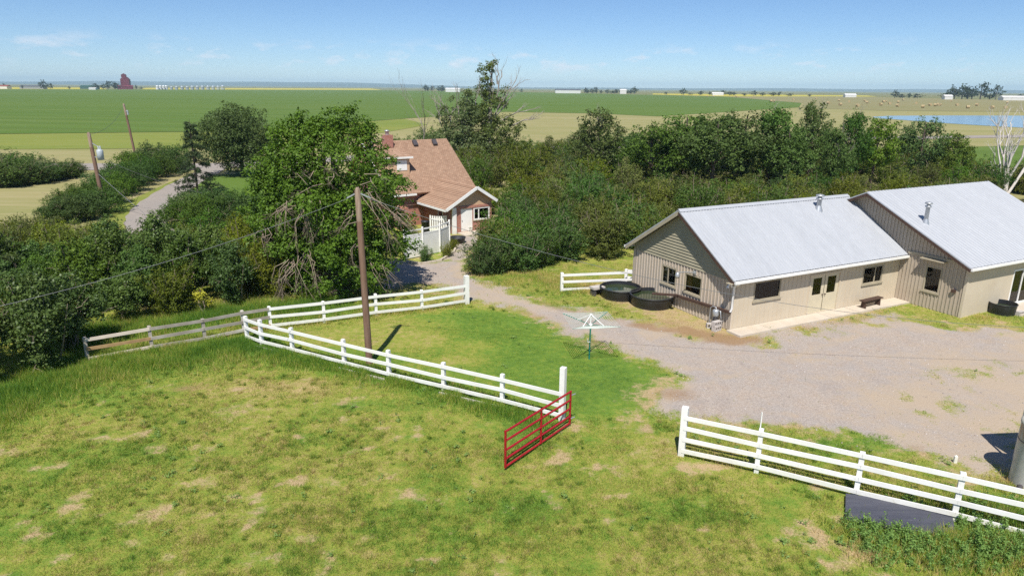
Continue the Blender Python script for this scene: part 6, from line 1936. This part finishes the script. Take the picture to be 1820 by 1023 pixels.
# denser, darker tufts standing out of the short pasture
NT = 8500
rt_ = np.exp(rb.uniform(math.log(12), math.log(40), NT)); tt_ = rb.uniform(-0.72, 0.70, NT)
tx_, ty_ = rt_ * np.sin(tt_), rt_ * np.cos(tt_)
kt = (sample_grid(grav, tx_, ty_) < 0.25) & (sample_grid(dry, tx_, ty_) < 0.45) & (rb.random(NT) < np.clip((fbm(tx_, ty_, 202, 3, 0.55) - 0.34) * 4, 0.12, 1)) & (sample_grid(inlawn, tx_, ty_) < 0.5)
for fp in foot + [[q[:2] for q in bq]]:
    kt &= sdf(fp, tx_, ty_) > 0.3
tx_, ty_, rt_ = tx_[kt], ty_[kt], rt_[kt]
KB = 38
tr_ = np.repeat(0.04 + 0.11 * rb.random(len(tx_)) ** 1.5, KB)
gx_ = np.repeat(tx_, KB) + rb.normal(size=len(tx_) * KB) * tr_; gy_ = np.repeat(ty_, KB) + rb.normal(size=len(tx_) * KB) * tr_
th_ = np.repeat(0.07 + 0.10 * rb.random(len(tx_)), KB) * (0.5 + 0.7 * rb.random(len(gx_)))
tag(blades('grass_tufts', gx_, gy_, th_, np.repeat(0.0007 * rt_, KB), rb, 0.75, extra=np.repeat(np.where(rb.random(len(tx_)) < 0.42, -0.42 * rb.random(len(tx_)), 0.10 + 0.38 * rb.random(len(tx_))), KB)), 'scattered darker green tufts in the short pasture', 'grass', kind='stuff')

# tall grass along the fences and the thicket edge
def along(line, n, wd, rng):
    p = np.array([q[:2] for q in line], float); s = np.linalg.norm(np.diff(p, axis=0), axis=1); c = np.r_[0, np.cumsum(s)]
    t = rng.random(n) * c[-1]; i = np.clip(np.searchsorted(c, t) - 1, 0, len(s) - 1); f = (t - c[i]) / s[i]
    q = p[i] + (p[i + 1] - p[i]) * f[:, None]
    return q + rng.normal(size=(n, 2)) * wd


segs = [(lush_line, 60000, 1.0, 0.36), (fence_lush, 38000, 0.34, 0.30), (behind_lush, 45000, 1.1, 0.42), ([G(-60, 720), G(40, 680), G(130, 648)], 16000, 0.8, 0.5),
        ([G(1225, 806), G(1352, 832), G(1533, 872), G(1711, 905), G(1820, 925)], 5000, 0.2, 0.18), (f2, 9000, 0.2, 0.22), (f4, 3000, 0.4, 0.25), ([barn(-0.4, 8.8), barn(-3, 9.5), G(960, 490), G(850, 500)], 16000, 0.9, 0.2),
        ([barn(13, -4.3), barn(16, -4.4)], 1500, 0.3, 0.16), ([barn(0, -1.5), barn(11.5, -1.3)], 2200, 0.4, 0.13), ([G(1785, 868), G(1825, 872)], 2500, 0.3, 0.2), ([G(1640, 975), G(1720, 975), G(1830, 950)], 7000, 0.35, 0.38), ([G(1500, 960), G(1700, 1000), G(1830, 1005)], 6000, 0.5, 0.3), ([G(1700, 905), G(1830, 925)], 4000, 0.25, 0.45)]
xs, hs, ws, gs = [], [], [], []
for line, n, wd, h0 in segs:
    q = along(line, n, wd, rb)
    cl2 = fbm(q[:, 0], q[:, 1], 66, 4, 1.3)
    k2 = rb.random(n) < np.clip(cl2 * 2.2 - 0.4, 0.1, 1)
    for fp in foot: k2 &= sdf(fp, q[:, 0], q[:, 1]) > 0.05
    k2 &= sdf(yard, q[:, 0], q[:, 1]) > -0.8 if h0 > 0.19 else k2
    q, cl2 = q[k2], cl2[k2]
    xs.append(q); hs.append(h0 * (0.35 + 0.9 * cl2) * (0.6 + 0.7 * rb.random(len(q)))); ws.append(np.full(len(q), 0.02) * (0.6 + 0.8 * rb.random(len(q))))
q = np.concatenate(xs)
ins = (q[:, 0] > GX0) & (q[:, 0] < GX1) & (q[:, 1] > GY0) & (q[:, 1] < GY1)
tag(blades('tall_grass', q[ins, 0], q[ins, 1], np.concatenate(hs)[ins], np.concatenate(ws)[ins], rb, 0.55, mat=M['rank'], extra=-0.12), 'tall rank green grass along fences and thicket edges', 'grass', kind='stuff')

# loose stones on the gravel
NS = 16000
r_s = np.exp(rb.uniform(math.log(18), math.log(52), NS)); t_s = rb.uniform(-0.3, 0.74, NS)
sx_, sy_ = r_s * np.sin(t_s), r_s * np.cos(t_s)
ks = (sx_ > GX0) & (sx_ < GX1) & (sy_ > GY0) & (sy_ < GY1) & (rb.random(NS) < sample_grid(grav, sx_, sy_) * np.clip(fbm(sx_, sy_, 303, 4, 0.5) * 2.6 - 0.7, 0.08, 1))
for fp in foot: ks &= sdf(fp, sx_, sy_) > 0.2
sx_, sy_, r_s = sx_[ks], sy_[ks], r_s[ks]
n_ = len(sx_)
octv = np.array([(1, 0, 0), (0, 1, 0), (-1, 0, 0), (0, -1, 0), (0, 0, 0.7), (0, 0, -0.3)], float)
octf = np.array([(0, 1, 4), (1, 2, 4), (2, 3, 4), (3, 0, 4), (1, 0, 5), (2, 1, 5), (3, 2, 5), (0, 3, 5)])
ss_ = (0.010 + 0.03 * rb.random(n_) ** 3) * (0.7 + r_s / 60)
vv = octv[None] * ss_[:, None, None] * (0.7 + 0.6 * rb.random((n_, 6, 3))) + np.stack([sx_, sy_, sample_grid(zz, sx_, sy_)], 1)[:, None]
me = mesh_np('gravel_stones', vv.reshape(-1, 3), (octf[None] + 6 * np.arange(n_)[:, None, None]).reshape(-1, 3), M['stones'], {'tint': ('POINT', np.repeat(rb.random(n_), 6))})
tag(link('gravel_stones', me), 'loose stones scattered over the gravel yard', 'gravel', kind='stuff')
# low broad-leaved weeds in the pasture and along the yard's edge
NW = 1000
r_w = np.exp(rb.uniform(math.log(12), math.log(44), NW)); t_w = rb.uniform(-0.72, 0.72, NW)
wx_, wy_ = r_w * np.sin(t_w), r_w * np.cos(t_w)
edge_ = np.exp(-((sdf(yard, wx_, wy_) + 0.2) / 0.7) ** 2)
kw = (wx_ > GX0) & (wx_ < GX1) & (wy_ > GY0) & (wy_ < GY1) & (rb.random(NW) < (sample_grid(grav, wx_, wy_) < 0.55) * np.clip(np.maximum(edge_, (fbm(wx_, wy_, 404, 3, 0.35) - 0.42) * 4), 0, 1))
for fp in foot + [[q[:2] for q in bq]]: kw &= sdf(fp, wx_, wy_) > 0.1
rw_ = [(x, y, 0.075, rb.uniform(0.04, 0.13)) for x, y in zip(wx_[kw], wy_[kw])]
me = leaves_mesh('ground_weeds', rw_, len(rw_) * 26, 0.06, M['leaf_weed'], rb, sprig=2, sprig_r=0.02, up=0.8, sub=3, sub_r=0.6, flat=0.5)
tag(link('ground_weeds', me), 'low broad-leaved weeds dotted through the grass and yard edge', 'weeds', kind='stuff')

# leafy weeds round the dark panel
wk = []
for poly, n in ((pxpoly((1590, 915), (1612, 885), (1640, 905), (1655, 940), (1700, 925), (1700, 890), (1760, 895), (1860, 905), (1880, 1010), (1700, 1000), (1560, 965), (1500, 935), (1545, 935)), 330), (pxpoly((1500, 925), (1640, 960), (1860, 985), (1860, 1030), (1560, 1010), (1480, 965)), 120)):
    wk += [c for c in scatter(poly, 0.13, rb, (), 0, n * 5)][:n]
wk = np.array(wk)
# keep the panel's left half clear
keepw = (sdf([q_[:2] for q_ in (bq[0], bq[0] + (bq[1] - bq[0]) * 0.52, bq[3] + (bq[2] - bq[3]) * 0.42, bq[3])], wk[:, 0], wk[:, 1]) > 0.02)
on_p = (sdf([q_[:2] for q_ in bq], wk[:, 0], wk[:, 1]) < 0) & (rb.random(len(wk)) < 0.85)
wk = wk[keepw & ~on_p]
wc, wn = [], []
mbw = MB()
for c in wk:
    h0 = rb.uniform(0.25, 0.75) * (0.6 + 0.7 * float(vnoise(np.array(c[0] * 0.8), np.array(c[1] * 0.8), 4)))
    ln = rb.normal(size=2) * 0.08
    mbw.tube([(c[0], c[1], 0), (c[0] + ln[0], c[1] + ln[1], h0)], [0.008, 0.004], 3, cap=False)
    wsc = rb.uniform(0.6, 1.5)
    for k in range(int(h0 / 0.05)):
        t = (k + 1) * 0.05 / h0
        wc.append((c[0] + ln[0] * t, c[1] + ln[1] * t, h0 * t, (0.035 + 0.05 * (1 - t)) * wsc))
me = leaves_mesh('weed_patch', wc, len(wc) * 9, 0.058, M['leaf_weed'], rb, sprig=3, sprig_r=0.02, up=0.55, sub=3, sub_r=0.6)
tag(link('weed_patch', me), 'leafy green weeds growing over and around the dark panel', 'weeds', kind='stuff')
tag(mbw.build('weed_stems', M['leaf_weed']), 'thin weed stalks around the dark panel', 'weeds', kind='stuff')

# ------------------------------------------------------------------ single out look-alikes by their order across the view
def view_x(o):
    w = np.array(o.location) - np.array([0, 0, CAM_H])
    return (w @ _r) / max(w @ _f, 1e-3)


_by = {}
for o in COL.objects:
    if o.get('category') and o.get('group') and o.parent is None and 'from the left' not in o['label']:
        _by.setdefault((o['group'], o['label']), []).append(o)
for (g_, l_), os_ in _by.items():
    if 1 < len(os_) <= len(ordn) and len(l_.split()) <= 12 and not g_.startswith('far trees'):
        for i, o in enumerate(sorted(os_, key=view_x)):
            o['label'] = f'{l_}, {ordn[i]} from the left'

# ------------------------------------------------------------------ the air
hz = MB(); hz.span(-15000, 15000, -500, 14500, -1.5, 125)
hm, hn = new_mat('haze')
pv = hn.nodes.new('ShaderNodeVolumePrincipled')
pv.inputs['Color'].default_value = (0.60, 0.85, 1.0, 1)
pv.inputs['Density'].default_value = 0.95e-4
pv.inputs['Anisotropy'].default_value = -0.2
ho = hn.nodes.new('ShaderNodeOutputMaterial'); hn.links.new(pv.outputs[0], ho.inputs['Volume'])
tag(hz.build('haze', hm), 'pale blue air over the plain', 'haze', kind='stuff')
